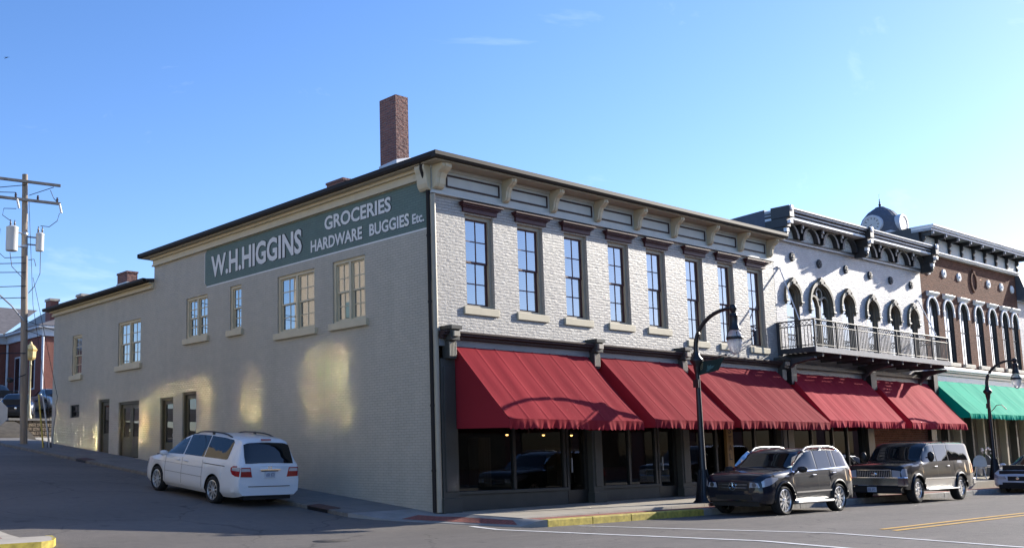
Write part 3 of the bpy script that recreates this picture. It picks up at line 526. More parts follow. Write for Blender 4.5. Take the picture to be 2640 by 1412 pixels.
# ------------------------------------------------------------------ awnings
def awning(root, x0, x1, zt, zb, D, zv, mat, rib=.72, y0=-.11):
    ph = x0*3.1
    def can(u, v):
        x = x0+(x1-x0)*u; sag = .05*math.sin(math.pi*v)*(.6+.4*math.sin(x*2.1+ph))+.012*math.sin(math.pi*v)*math.sin(2*math.pi*(x-x0)/rib)
        k = (x-x0)/rib; s = abs(k-round(k)); seam = .03*math.exp(-(s/.035)**2)
        wr_ = .004*math.sin(x*6.3+2.5*v+ph)*(.4+.6*v)
        return (x, y0+(-D-y0)*v+.006*math.sin(x*5+v*3), zt+(zb-zt)*v-sag+seam*.6+wr_)
    q = MB(); q.grid(can, int((x1-x0)/.03), 14)
    for xe, e in ((x0, .0), (x1, 0)):
        q.add([(xe, y0, zt), (xe, -D, zb), (xe, -D+.01, zv+.04), (xe, -.04, zv+.06), (xe, -.04, zt)], [(0, 1, 2, 3, 4)])
    o = q.build('awning', mat, root, smooth=True)
    q = MB(); r2 = random.Random(int(x0*10))
    wob = [r2.uniform(0, 6.3) for _ in range(6)]
    def val(u, v):
        x = x0+(x1-x0)*u; sc_ = abs(math.sin(math.pi*(x-x0)/.17)); zlow = zv+.035*(1-sc_)+.012*math.sin(x*1.7+wob[0])
        dy = v*(.022*math.sin(x*13+wob[1])+.03*math.sin(x*4.1+wob[2])+.015*math.sin(x*29+wob[3]))
        return (x, -D-.004+dy, zb+.012+(zlow-zb)*v)
    q.grid(val, int((x1-x0)/.03), 5); q.build('valance', mat, o, smooth=True)
    g = MB(); g.tube([(x0+.02, -D+.03, zb-.02), (x1-.02, -D+.03, zb-.02)], .018, 6)
    for xe in (x0+.03, x1-.03): g.tube([(xe, -.05, zb-.02), (xe, -D+.03, zb-.02)], .016, 6)
    g.build('frame', 'galv', o)
    return o
for a, b in ((.57, 5.76), (6.32, 10.16), (10.5, 15.85)): awning(B1, a, b, 4.12+.003*a, 2.235+.009*a, 1.88, 1.99+.009*a, 'red_cloth')
# ------------------------------------------------------------------ second building, white with balcony
X2, X3 = 16.37, 28.15
B2 = thing('white_building', 'white brick building with dark bracketed cornice, arched windows and an iron balcony', 'building', (X2, 0, 0))
AW = [(17.07, 17.97, 6.95, 7.32), (18.75, 20.3, 6.75, 7.5), (21.1, 22.0, 6.9, 7.3), (23.08, 23.97, 6.85, 7.25), (24.95, 25.82, 6.82, 7.2), (26.7, 27.5, 6.8, 7.2)]
ZB2 = 4.75
def arched_wall(u0, u1, z0, z1, wins, zbot, m, root, depth=.25):
    q = MB(); wall_holes(q, 'y', u0, u1, z0, z1, [(a, b, zbot, t) for a, b, s, t in wins], 0)
    for a, b, s, t in wins:
        uc, h = (a+b)/2, (b-a)/2; pts = arc(uc, h, s, t-s)
        for half in (pts[:8], pts[7:]):
            c_ = (b if half is not pts[7:] and half[0][0] > uc else a, t)
            poly = [(p, 0, z) for p, z in half]+[(c_[0], 0, t)]
            q.add(poly, [tuple(range(len(poly)))])
        prof = [(b, zbot)]+pts+[(a, zbot)]
        q.add([(p, 0, z) for p, z in prof]+[(p, depth, z) for p, z in prof], [(i, i+1, len(prof)+i+1, len(prof)+i) for i in range(len(prof)-1)])
    return q.build('wall', m, root)
def arched_window(root, a, b, zb, s, t, d, mc, mp, cols=2, twin=False, meet=.5, lower=None):
    uc, h = (a+b)/2, (b-a)/2; pts = arc(uc, h, s, t-s); inn = arc(uc, h-.07, s, t-s-.07)
    q = MB(); n_ = len(pts); outer = [(b, zb)]+pts+[(a, zb)]; inner = [(b-.07, zb)]+inn+[(a+.07, zb)]
    k = len(outer); v = [(p, d-.04, z) for p, z in outer]+[(p, d-.04, z) for p, z in inner]+[(p, d+.05, z) for p, z in inner]
    q.add(v, [(i, i+1, k+i+1, k+i) for i in range(k-1)]+[(k+i, k+i+1, 2*k+i+1, 2*k+i) for i in range(k-1)])
    f = q.build('window', mc, root)
    q = MB(); q.add([(p+(.003 if p < uc-h*.99 else (-.003 if p > uc+h*.99 else 0)), .002, z) for p, z in outer]+[(p+(.003 if p < uc-h*.99 else (-.003 if p > uc+h*.99 else 0)), d-.045, z) for p, z in outer], [(i, i+1, k+i+1, k+i) for i in range(k-1)]); q.v = [(uc+(p[0]-uc)*.996, p[1], p[2]-.003) for p in q.v]; q.build('reveal', mc, f)
    q = MB(); zm = zb+(t-zb)*meet; q.box(a+.07, b-.07, d, d+.03, zm-.03, zm+.03)
    if twin:
        q.box(uc-.07, uc+.07, d-.06, d+.03, zb, s)
        for cx in (uc-h/2+.01, uc+h/2-.01):
            o1, i1 = arc(cx, h/2-.05, s-.05, .42, 10), arc(cx, h/2-.12, s-.05, .35, 10); m_ = len(o1)
            q.add([(p, d-.06, z) for p, z in o1]+[(p, d-.06, z) for p, z in i1]+[(p, d+.03, z) for p, z in o1]+[(p, d+.03, z) for p, z in i1], [(i, i+1, m_+i+1, m_+i) for i in range(m_-1)]+[(i, i+1, 2*m_+i+1, 2*m_+i) for i in range(m_-1)]+[(m_+i, m_+i+1, 3*m_+i+1, 3*m_+i) for i in range(m_-1)])
        ring = arc(uc, .24, s+.42, .24, 20, 0, 2*math.pi); r2 = arc(uc, .17, s+.42, .17, 20, 0, 2*math.pi); m_ = len(ring)
        q.add([(p, d-.06, z) for p, z in ring]+[(p, d-.06, z) for p, z in r2]+[(p, d+.03, z) for p, z in ring]+[(p, d+.03, z) for p, z in r2], [(i, i+1, m_+i+1, m_+i) for i in range(m_-1)]+[(i, i+1, 2*m_+i+1, 2*m_+i) for i in range(m_-1)]+[(m_+i, m_+i+1, 3*m_+i+1, 3*m_+i) for i in range(m_-1)])
    elif cols == 2: q.box(uc-.014, uc+.014, d+.002, d+.028, zb, t-.05)
    q.build('sash', mc, f)
    g = MB(); prof = [(b-.05, zb)]+arc(uc, h-.05, s, t-s-.05)+[(a+.05, zb)]; g.add([(p, d+.015, z) for p, z in prof], [tuple(range(len(prof)))]); g.build('pane', mp, f)
    g = MB(); g.quad((a, d+.14, zb), (b, d+.14, zb), (b, d+.14, t), (a, d+.14, t)); g.build('shade', lower or 'curtain', f)
    return f
arched_wall(X2, X3, 4.3, 9.0, AW, ZB2, 'white_brick', B2, .28)
for i, (a, b, s, t) in enumerate(AW):
    f = arched_window(B2, a, b, ZB2, s, t, .10, 'taupe', 'pane', 1, twin=(i == 1), meet=.55)
    uc, h = (a+b)/2, (b-a)/2; q = MB()
    o1, i1 = arc(uc, h+.11, s, t-s+.14, 16), arc(uc, h+.0, s, t-s+.01, 16); m_ = len(o1); y0, y1 = -.09, -.001
    q.add([(p, y0, z) for p, z in o1]+[(p, y0, z) for p, z in i1]+[(p, y1, z) for p, z in o1]+[(p, y1, z) for p, z in i1], [(k, k+1, m_+k+1, m_+k) for k in range(m_-1)]+[(k, k+1, 2*m_+k+1, 2*m_+k) for k in range(m_-1)]+[(m_+k, m_+k+1, 3*m_+k+1, 3*m_+k) for k in range(m_-1)])
    for sx in (-1, 1):
        x0, x1 = sorted((uc+sx*(h-.0), uc+sx*(h+.13))); q.box(x0, x1, -.091, -.001, s-.2, s-.001); q.box(x0-.03, x1+.03, -.12, -.001, s-.26, s-.201); q.box(x0+.03, x1-.03, -.08, -.001, s-.36, s-.261)
    q.prism([(uc-.26, t+.07), (uc-.1, t+.12), (uc-.1, t+.02), (uc+.1, t+.02), (uc+.1, t+.12), (uc+.26, t+.07), (uc+.06, t+.27), (uc-.06, t+.27)], lambda p_, z_, t_: (p_, t_, z_), -.13, -.001); hd = q.build('hood', 'taupe', f, bevel=.01); q = MB(); o1, i1 = arc(uc, h+.115, s, t-s+.145, 16), arc(uc, h+.08, s, t-s+.105, 16); m_ = len(o1); q.add([(p, -.094, z) for p, z in o1]+[(p, -.094, z) for p, z in i1], [(k, k+1, m_+k+1, m_+k) for k in range(m_-1)]); q.build('hood_edge', 'cream', hd)
# cornice
cq = MB(); DK, LG, WH, RL = 0, 1, 2, 3
cq.box(X2, X3, -.12, -.001, 8.86, 8.93, LG); cq.box(X2, X3, -.16, -.001, 8.931, 8.98, DK); cq.box(X2, X3, -.10, .2, 8.981, 9.52, DK)
cq.box(X2, X3, -.60, .2, 9.521, 9.60, WH); cq.box(X2, X3, -.52, .2, 9.601, 9.68, DK); cq.box(X2, X3, -.60, .2, 9.681, 9.73, LG); cq.box(X2, X3, -.55, .2, 9.731, 9.78, DK); cq.box(X2, X3, -.68, .2, 9.781, 9.85, LG); cq.box(X2, X3, -.74, .25, 9.851, 9.89, WH)
cor2 = cq.build('cornice', ['cornice_dark', 'cornice_grey', 'white_paint', 'relief'], B2)
for i in range(8):
    x = X2+.85+i*1.455+(.1 if i > 3 else -.05); q = MB(); pts = arc(x, .46, 8.985, .46, 12); q.prism(pts, lambda p, z, t: (p, t, z), -.13, -.101); q.build('arch_panel', 'relief', cor2)
    q = MB(); o1, i1 = arc(x, .60, 8.985, .535, 12), arc(x, .47, 8.985, .47, 12); m_ = len(o1)
    q.add([(p, -.3, z) for p, z in o1]+[(p, -.3, z) for p, z in i1]+[(p, -.1, z) for p, z in o1]+[(p, -.1, z) for p, z in i1], [(k, k+1, m_+k+1, m_+k) for k in range(m_-1)]+[(k, k+1, 2*m_+k+1, 2*m_+k) for k in range(m_-1)]+[(m_+k, m_+k+1, 3*m_+k+1, 3*m_+k) for k in range(m_-1)]); q.build('arch_rib', 'cornice_dark', cor2)
    q = MB(); xb = x-.73; q.box(xb-.07, xb+.07, -.34, -.1, 9.2, 9.52, 0); q.box(xb-.05, xb+.05, -.40, -.341, 9.36, 9.5, 1); q.box(xb-.06, xb+.06, -.22, -.1, 8.985, 9.2, 0); q.build('cornice_bracket', ['cornice_dark', 'cornice_grey'], cor2, bevel=.01)
for x in (X2+.02, (X2+X3)/2+.05, X3-.08):
    q = MB(); q.box(x-.13, x+.13, -.66, -.1, 9.2, 9.521, 0); q.box(x-.15, x+.15, -.80, -.1, 9.5205, 9.93, 0); q.lathe([(.0, -.84), (.09, -.83), (.12, -.80), (.12, -.78)], (x, 0, 9.84), 14, 1, 'y'); q.box(x-.1, x+.1, -.78, -.661, 9.3, 9.42, 1); q.box(x-.11, x+.11, -.5, -.1, 8.8, 9.2, 0); q.box(x-.09, x+.09, -.62, -.501, 9.02, 9.16, 1); q.lathe([(0, -.6), (.12, -.56), (.14, -.5)], (x, 0, 8.95), 12, 0, 'y'); q.build('end_bracket', ['cornice_dark', 'white_paint'], cor2, bevel=.015)
for x, z in ((17.65, 8.36), (19.58, 8.31), (21.6, 8.31), (23.55, 8.28), (25.32, 8.25), (27.15, 8.23)):
    q = MB(); q.lathe([(0, -.09), (.06, -.085), (.07, -.06), (.13, -.055), (.16, -.03), (.17, -.001)], (x, 0, z), 12, 0, 'y')
    for k in range(8): t = k*math.pi/4; q.lathe([(0, -.08), (.045, -.065), (.05, -.03)], (x+.11*math.cos(t), 0, z+.11*math.sin(t)), 8, 0, 'y')
    q.build('rosette', 'dark_iron', B2, smooth=True)
q = MB(); q.add([(X2, .2, 4.5), (X2, 14, 4.5), (X2, 14, 9.1), (X2, .2, 9.95), (X2+.25, .2, 4.5), (X2+.25, 14, 4.5), (X2+.25, 14, 9.1), (X2+.25, .2, 9.95)], [(0, 1, 2, 3), (4, 7, 6, 5), (3, 2, 6, 7), (0, 3, 7, 4), (1, 5, 6, 2)]); q.build('side_wall', 'slate_blue', B2)
q = MB(); q.box(X2+.3, X3-.05, .5, 14, 4.3, 8.8); q.box(X2+.3, X3-.05, 2.5, 14, -.6, 4.28); q.box(X2+.1, X3-.05, .32, 2.49, 4.05, 4.25); q.build('interior', 'interior', B2)
# storefront of the white building
q = MB(); q.box(X2, X3, -.12, .0, 4.12, 4.3, 0); q.box(X2, X3, -.3, .0, 4.3005, 4.44, 1); q.build('storefront_cornice', ['entabl_grey', 'store_dark'], B2)
for a, b in ((16.4, 16.8), (22.2, 22.7), (27.7, 28.12)): q = MB(); q.box(a, b, -.1, .2, .1, 3.9); q.box(a-.03, b+.03, -.16, .2, .1, .5); q.box(a+.02, b-.02, -.36, .0, 3.7, 4.6); q.build('pilaster', 'store_dark', B2, bevel=.01)
q = MB(); q.box(16.8, 22.2, .05, .15, .1, .8); q.box(22.7, 27.7, .05, .15, .1, 3.9); q.build('infill_wall', 'brown_brick', B2)
q = MB()
for x in (16.85, 18.3, 19.8, 20.9, 22.15): q.box(x-.05, x+.05, .04, .14, .8, 4.1)
f = q.build('display_window', 'store_dark', B2); g = MB(); g.quad((16.8, .1, .8), (22.2, .1, .8), (22.2, .1, 4.1), (16.8, .1, 4.1)); g.build('pane', 'shop_glass2', f)
for a, b in ((16.6, 22.15), (22.72, 27.55)): awning(B2, a, b, 4.14, 2.43, 1.5, 2.19, 'red_cloth_bright')
# balcony
BL = MB(); xa, xb, yo, zf, zt = 16.3, 27.0, -1.35, 4.76, 5.86
BL.box(xa, xb, yo, yo+.04, zf-.01, zf+.17, 0); BL.box(xa, xa+.04, yo+.041, -.001, zf-.01, zf+.17, 1); BL.box(xb-.04, xb, yo+.041, -.001, zf-.01, zf+.17, 0)
for i in range(7): BL.box(xa+.041, xb-.041, yo+.08+i*.18, yo+.08+i*.18+.14, zf+.02, zf+.06, 1)
k = 0
while xa+.5+k*1.2 < xb: BL.box(xa+.5+k*1.2, xa+.58+k*1.2, yo+.05, -.001, zf-.14, zf+.018, 1); k += 1
bal = BL.build('balcony', ['grey_iron', 'dark_iron'], B2)
rl = MB()
def rail(p0, p1):
    d = Vector(p1)-Vector(p0); Ln = d.length; e = d/Ln
    for (z, r) in ((zt, .026), (zt-.19, .018), (zf+.24, .016)): rl.tube([(p0[0], p0[1], z), (p1[0], p1[1], z)], r, 6, 0)
    n_ = max(1, round(Ln/1.55))
    for i in range(n_+1): p = Vector(p0)+e*Ln*i/n_; rl.box(p.x-.026, p.x+.026, p.y-.026, p.y+.026, zf+.17, zt, 0)
    return n_
def balus(p0, p1, mb, orn):
    d = Vector(p1)-Vector(p0); Ln = d.length; e = d/Ln; n_ = int(Ln/.115)
    for i in range(1, n_): p = Vector(p0)+e*Ln*i/n_; mb.tube([(p.x, p.y, zf+.2), (p.x, p.y, zt-.19)], .014, 5)
    m_ = int(Ln/.15)
    for i in range(m_):
        a = Vector(p0)+e*Ln*i/m_; b = Vector(p0)+e*Ln*(i+1)/m_; orn.tube([(a.x, a.y, zt-.18), (b.x, b.y, zt-.02)], .010, 4); orn.tube([(a.x, a.y, zt-.02), (b.x, b.y, zt-.18)], .010, 4)
bm_, or_ = MB(), MB()
for p0, p1 in (((xa+.03, -.03), (xa+.03, yo+.03)), ((xa+.03, yo+.03), (xb-.03, yo+.03)), ((xb-.03, yo+.03), (xb-.03, -.03))):
    p0, p1 = (p0[0], p0[1], 0), (p1[0], p1[1], 0); rail(p0, p1); balus(p0, p1, bm_, or_)
rl.box(xa-.02, xa+.1, -.12, -.002, zf-.05, zt+.02, 0)
rl.build('railing', 'dark_iron', bal); bm_.build('balusters', 'dark_iron', bal); or_.build('lattice_band', 'dark_iron', bal)
for x in (16.45, 22.1, 26.9):
    q = MB(); q.prism([(-.001, zf-.15), (yo+.12, zf-.15), (yo+.12, zf-.22), (-.5, zf-.36), (-.2, zf-.62), (-.14, zf-1.0), (-.001, zf-1.1)], lambda p, z, t: (t, p, z), x-.09, x+.09); q.build('bracket', 'dark_iron', bal, bevel=.01)
for (a, b) in (((16.75, -.01, 7.88), (16.4, -.8, 5.86)), ((27.75, -.01, 7.64), (25.95, -1.33, 5.84))):
    q = MB(); q.tube([a, b], .022, 6); q.box(a[0]-.16, a[0]+.05, -.05, -.001, a[2]-.02, a[2]+.03); q.build('stay_rod', 'white_paint', bal)
# ------------------------------------------------------------------ third building, brown brick
X4 = 38.75
B3 = thing('brown_brick_building', 'brown brick building with white window hoods, grey bracketed cornice and a green awning', 'building', (X3, 0, 0))
cs = [29.08, 30.68, 32.25, 33.9, 35.45, 36.92, 38.15]
BW = [(c-.49+(.02*i), c+.49-(.02*i), 7.42, 7.86) for i, c in enumerate(cs)]
arched_wall(X3+.02, X4, 4.9, 9.8, BW, 5.15, 'brown_brick', B3, .24)
for i, (a, b, s, t) in enumerate(BW):
    f = arched_window(B3, a, b, 5.15, s, t, .085, 'cornice_dark', 'pane', 2, meet=.52, lower='panel_white' if i != 0 else 'curtain'); uc, h = (a+b)/2, (b-a)/2
    q = MB(); o1, i1 = arc(uc, h+.09, s-.02, t-s+.12, 12), arc(uc, h, s-.02, t-s+.03, 12); m_ = len(o1); y0, y1 = -.06, -.001
    q.add([(p, y0, z) for p, z in o1]+[(p, y0, z) for p, z in i1]+[(p, y1, z) for p, z in o1]+[(p, y1, z) for p, z in i1], [(k, k+1, m_+k+1, m_+k) for k in range(m_-1)]+[(k, k+1, 2*m_+k+1, 2*m_+k) for k in range(m_-1)]+[(m_+k, m_+k+1, 3*m_+k+1, 3*m_+k) for k in range(m_-1)])
    for sx in (-1, 1): x0, x1 = sorted((uc+sx*h, uc+sx*(h+.09))); q.box(x0, x1, -.061, -.001, s-.26, s-.021)
    q.prism([(-.001, t+.06), (-.06, t+.12), (-.15, t+.2), (-.15, t+.25), (-.001, t+.3)], lambda p, z, tt: (tt, p, z), uc-.5, uc+.5); q.build('hood', 'white_paint', f, bevel=.008)
    q = MB(); q.box(a-.08, b+.08, -.12, .1, 5.0, 5.148); q.build('sill', 'pale_wood', f, bevel=.01)
q = MB(); q.box(X3+.02, X4, -.18, -.001, 9.78, 9.84, 1); q.box(X3+.02, X4, -.26, .2, 9.841, 9.90, 1); q.box(X3+.02, X4, -.08, .2, 9.901, 10.62, 0); q.box(X3+.02, X4+.05, -.6, .2, 10.621, 10.72, 2); q.box(X3+.02, X4+.05, -.66, .2, 10.721, 10.80, 1); q.box(X3-.02, X4+.08, -.72, .2, 10.801, 10.86, 1)
cor3 = q.build('cornice', ['cornice_dark', 'white_paint', 'cornice_grey'], B3)
pw = (X4-X3-.3)/8
for i in range(8):
    x = X3+.35+i*pw; q = MB(); q.box(x+.12, x+pw-.12, -.10, -.081, 9.98, 10.5); q.build('panel', 'panel_white', cor3)
for i in range(9):
    x = X3+.3+i*pw; q = MB(); q.box(x-.08, x+.08, -.5, -.08, 10.45, 10.62, 0); q.box(x-.06, x+.06, -.58, -.501, 10.5, 10.61, 1); q.prism([(-.08, 9.95), (-.16, 9.97), (-.2, 10.12), (-.14, 10.22), (-.24, 10.34), (-.24, 10.45), (-.08, 10.45)], lambda p, z, t: (t, p, z), x-.06, x+.06, 0); q.build('bracket', ['cornice_dark', 'cornice_grey'], cor3, bevel=.01)
for x in (29.02, 30.55, 32.12, 35.38, 36.9, 38.2):
    q = MB(); q.lathe([(0, -.09), (.05, -.09), (.07, -.05), (.14, -.06), (.18, -.05), (.2, -.001)], (x-.02, 0, 9.06), 16, 0, 'y'); q.build('medallion', 'white_paint', B3, smooth=True)
q = MB(); ring, r2 = arc(33.68, .34, 9.0, .48, 24, 0, 2*math.pi), arc(33.68, .25, 9.0, .38, 24, 0, 2*math.pi); m_ = len(ring)
q.add([(p, -.06, z) for p, z in ring]+[(p, -.06, z) for p, z in r2]+[(p, -.001, z) for p, z in ring]+[(p, -.001, z) for p, z in r2], [(k, k+1, m_+k+1, m_+k) for k in range(m_-1)]+[(k, k+1, 2*m_+k+1, 2*m_+k) for k in range(m_-1)]+[(m_+k, m_+k+1, 3*m_+k+1, 3*m_+k) for k in range(m_-1)]); q.box(33.58, 33.78, -.08, -.001, 9.42, 9.56); q.build('crest', 'brown_brick', B3)
q = MB(); q.add([(X3+.03, .2, 9), (X3+.03, 16, 9), (X3+.03, 16, 9.9), (X3+.03, .2, 10.86), (X3+.3, .2, 9), (X3+.3, 16, 9), (X3+.3, 16, 9.9), (X3+.3, .2, 10.86)], [(0, 1, 2, 3), (4, 7, 6, 5), (3, 2, 6, 7), (0, 3, 7, 4), (1, 5, 6, 2)]); q.build('side_wall', 'cornice_dark', B3)
q = MB(); q.box(X3+.3, X4-.05, .45, 14, 4.3, 10.3); q.box(X3+.3, X4-.05, 1.2, 14, -.6, 4.28); q.build('interior', 'interior', B3)
q = MB(); q.box(X3+.03, X4, -.05, .25, 4.3, 4.55, 0); q.box(X3+.03, X4, -.12, .25, 4.551, 4.68, 1); q.box(X3+.03, X4, -.22, .25, 4.681, 4.76, 1); q.box(X3+.03, X4, -.3, .25, 4.761, 4.9, 0); q.build('storefront_cornice', ['white_paint', 'cornice_grey'], B3, bevel=.01)
q = MB(); q.box(X3+.05, X4, .5, .55, .2, 4.28); q.build('curtain', 'curtain', B3)
q = MB(); q.box(X3+.05, X4, .1, .3, .15, .75); q.build('bulkhead', 'conc', B3)
for i in range(9): x = X3+.25+i*1.25; q = MB(); q.box(x-.09, x+.09, .02, .3, .15, 4.28); q.build('post', 'store_grey' if i % 2 else 'cream_dark', B3, bevel=.01)
awning(B3, X3+.02, X4+.3, 4.30, 2.87, 1.42, 2.66, 'green_cloth', rib=1.3)
# fourth building, a sliver at the right edge
B4 = thing('far_white_building', 'pale clapboard building with a slate mansard edge, cut by the right edge of the photo', 'building', (X4, 0, 0))
q = MB(); q.box(X4+.05, X4+12, .05, 12, 0, 8.6); q.build('wall', 'white_brick', B4)
q = MB(); q.prism([(.04, 8.6), (-.35, 8.6), (-.45, 8.75), (-.1, 10.0), (.3, 10.1)], lambda p, z, t: (t, p, z), X4+.1, X4+12); q.build('roof', 'slate_blue', B4)
for k in range(6): q = MB(); x = X4+1.0+k*1.8; q.box(x, x+.9, .02, .049, 5.2, 7.6); q.build('window', 'pane_dark', B4)
q = MB(); q.box(X4+.1, X4+12, -.2, .04, 4.4, 4.9); q.build('storefront_cornice', 'white_paint', B4)
# ------------------------------------------------------------------ courthouse clock dome
DC = Vector((105.4, 35.2, 0)); CT = thing('clock_tower', 'distant dark domed clock tower with white ringed clock faces and a finial', 'tower', (DC.x, DC.y, 0))
q = MB(); q.box(DC.x-3.4, DC.x+3.4, DC.y-3.4, DC.y+3.4, 0, 24.8); q.build('tower_shaft', 'red_brick', CT)
q = MB(); q.lathe([(3.3, 24.8), (3.4, 25.6), (3.2, 26.8), (2.75, 28.0), (1.9, 29.0), (.95, 29.65), (.7, 29.9), (0, 29.95)], (DC.x, DC.y, 0), 24); 
for k in range(24):
    t = 2*math.pi*k/24; pr = [(3.36, 25.0), (3.22, 26.8), (2.75, 28.0), (1.9, 29.0), (1.0, 29.6)]; q.tube([(DC.x+r*.985*math.cos(t), DC.y+r*.985*math.sin(t), z) for r, z in pr], .05, 4)
q.build('dome', 'slate_blue', CT)
q = MB(); q.lathe([(.5, 29.9), (.12, 30.1), (.2, 30.25), (.22, 30.4), (.08, 30.6), (.14, 30.8), (.05, 30.95), (.1, 31.15), (.03, 31.3), (.02, 32.2), (0, 32.25)], (DC.x, DC.y, 0), 10); q.build('finial', 'dark_iron', CT, smooth=True)
q = MB(); q.lathe([(3.5, 24.9), (3.6, 25.2), (3.3, 25.5)], (DC.x, DC.y, 0), 8); q.build('cornice', 'trim_white', CT)
for ax, sx in ((0, -1), (1, -1)):
    def cf(r, z, d):  # r along face, z up
        return (DC.x+sx*d, DC.y+r, z) if ax == 0 else (DC.x+r, DC.y+sx*d, z)
    q = MB(); ring = arc(0, 1.3, 26.55, 1.3, 28, 0, 2*math.pi); q.prism(ring[:-1], cf, 2.2, 3.45); f = q.build('clock_face', 'sign_back', CT)
    q = MB(); r1, r2 = arc(0, 1.58, 26.55, 1.58, 28, 0, 2*math.pi), arc(0, 1.28, 26.55, 1.28, 28, 0, 2*math.pi); m_ = len(r1)
    q.add([cf(p, z, 3.52) for p, z in r1]+[cf(p, z, 3.52) for p, z in r2]+[cf(p, z, 2.0) for p, z in r1]+[cf(p, z, 3.42) for p, z in r2], [(k, k+1, m_+k+1, m_+k) for k in range(m_-1)]+[(k, k+1, 2*m_+k+1, 2*m_+k) for k in range(m_-1)]+[(m_+k, m_+k+1, 3*m_+k+1, 3*m_+k) for k in range(m_-1)]); q.build('clock_ring', 'trim_white', f)
    q = MB()
    for k in range(12):
        t = k*math.pi/6; a, b = (.86, 1.16); dx, dz = math.sin(t), math.cos(t); px, pz = dz*.06, -dx*.06
        q.add([cf(a*dx+px, 26.55+a*dz+pz, 3.46), cf(b*dx+px, 26.55+b*dz+pz, 3.46), cf(b*dx-px, 26.55+b*dz-pz, 3.46), cf(a*dx-px, 26.55+a*dz-pz, 3.46)], [(0, 1, 2, 3)])
    for t, ln, w_ in ((R(237), .5, .06), (R(240), .78, .04)):
        sg_ = 1 if ax == 1 else -1; dx, dz = sg_*math.sin(t), math.cos(t); px, pz = dz*w_, -dx*w_
        q.add([cf(px, 26.55+pz, 3.47), cf(ln*dx, 26.55+ln*dz, 3.47), cf(-px, 26.55-pz, 3.47)], [(0, 1, 2)])
    q.build('clock_hands', 'black_metal', f)
CT.location.z = 29.95*.28; CT.scale = (.72, .72, .72)
q = MB(); q.box(DC.x-3.4, DC.x+3.4, DC.y-3.4, DC.y+3.4, -14, -.001); q.build('tower_shaft', 'red_brick', CT)
# ------------------------------------------------------------------ vehicles
def paint(name, c, rough=.28, metal=0.0, coat=1): 
    m, n, b = base(name); b.inputs['Base Color'].default_value = c4(c); b.inputs['Roughness'].default_value = rough; b.inputs['Metallic'].default_value = metal; b.inputs['Coat Weight'].default_value = coat*.8; b.inputs['Coat Roughness'].default_value = .02; b.inputs['Specular IOR Level'].default_value = .5 if coat == 0 else .12
    z = N(n, 'ShaderNodeTexNoise'); z.inputs['Scale'].default_value = 1.5; t = N(n, 'ShaderNodeTexCoord'); n.links.new(t.outputs['Object'], z.inputs[0]); bump(n, b, z.outputs[0], .004, .5)
paint('paint_white', (.74, .75, .75), .35); paint('paint_navy', (.007, .011, .02), .4); paint('paint_black', (.006, .006, .007), .4); paint('paint_blue', (.012, .02, .045), .4); paint('paint_silver', (.45, .44, .42), .35, .8); paint('paint_pearl', (.75, .77, .8), .35)
paint('car_glass', (.006, .008, .009), .02, 0, 0); M['car_glass'].node_tree.nodes['Principled BSDF'].inputs['IOR'].default_value = 1.5
paint('chrome', (.75, .75, .75), .08, 1, 0); paint('alloy', (.78, .78, .77), .35, .85, 0); plain('tyre', (.014, .014, .014), .85, var=.3); plain('car_black', (.012, .012, .012), .5); plain('lamp_clear', (.42, .45, .5), .15, .2, spec=1); plain('lamp_red', (.32, .008, .012), .15); plain('plate', (.55, .58, .62), .5); plain('plate_ink', (.08, .1, .2), .6)
plain('rail_silver', (.30, .30, .31), .5, .5); plain('lamp_amber', (.6, .2, .02), .2)
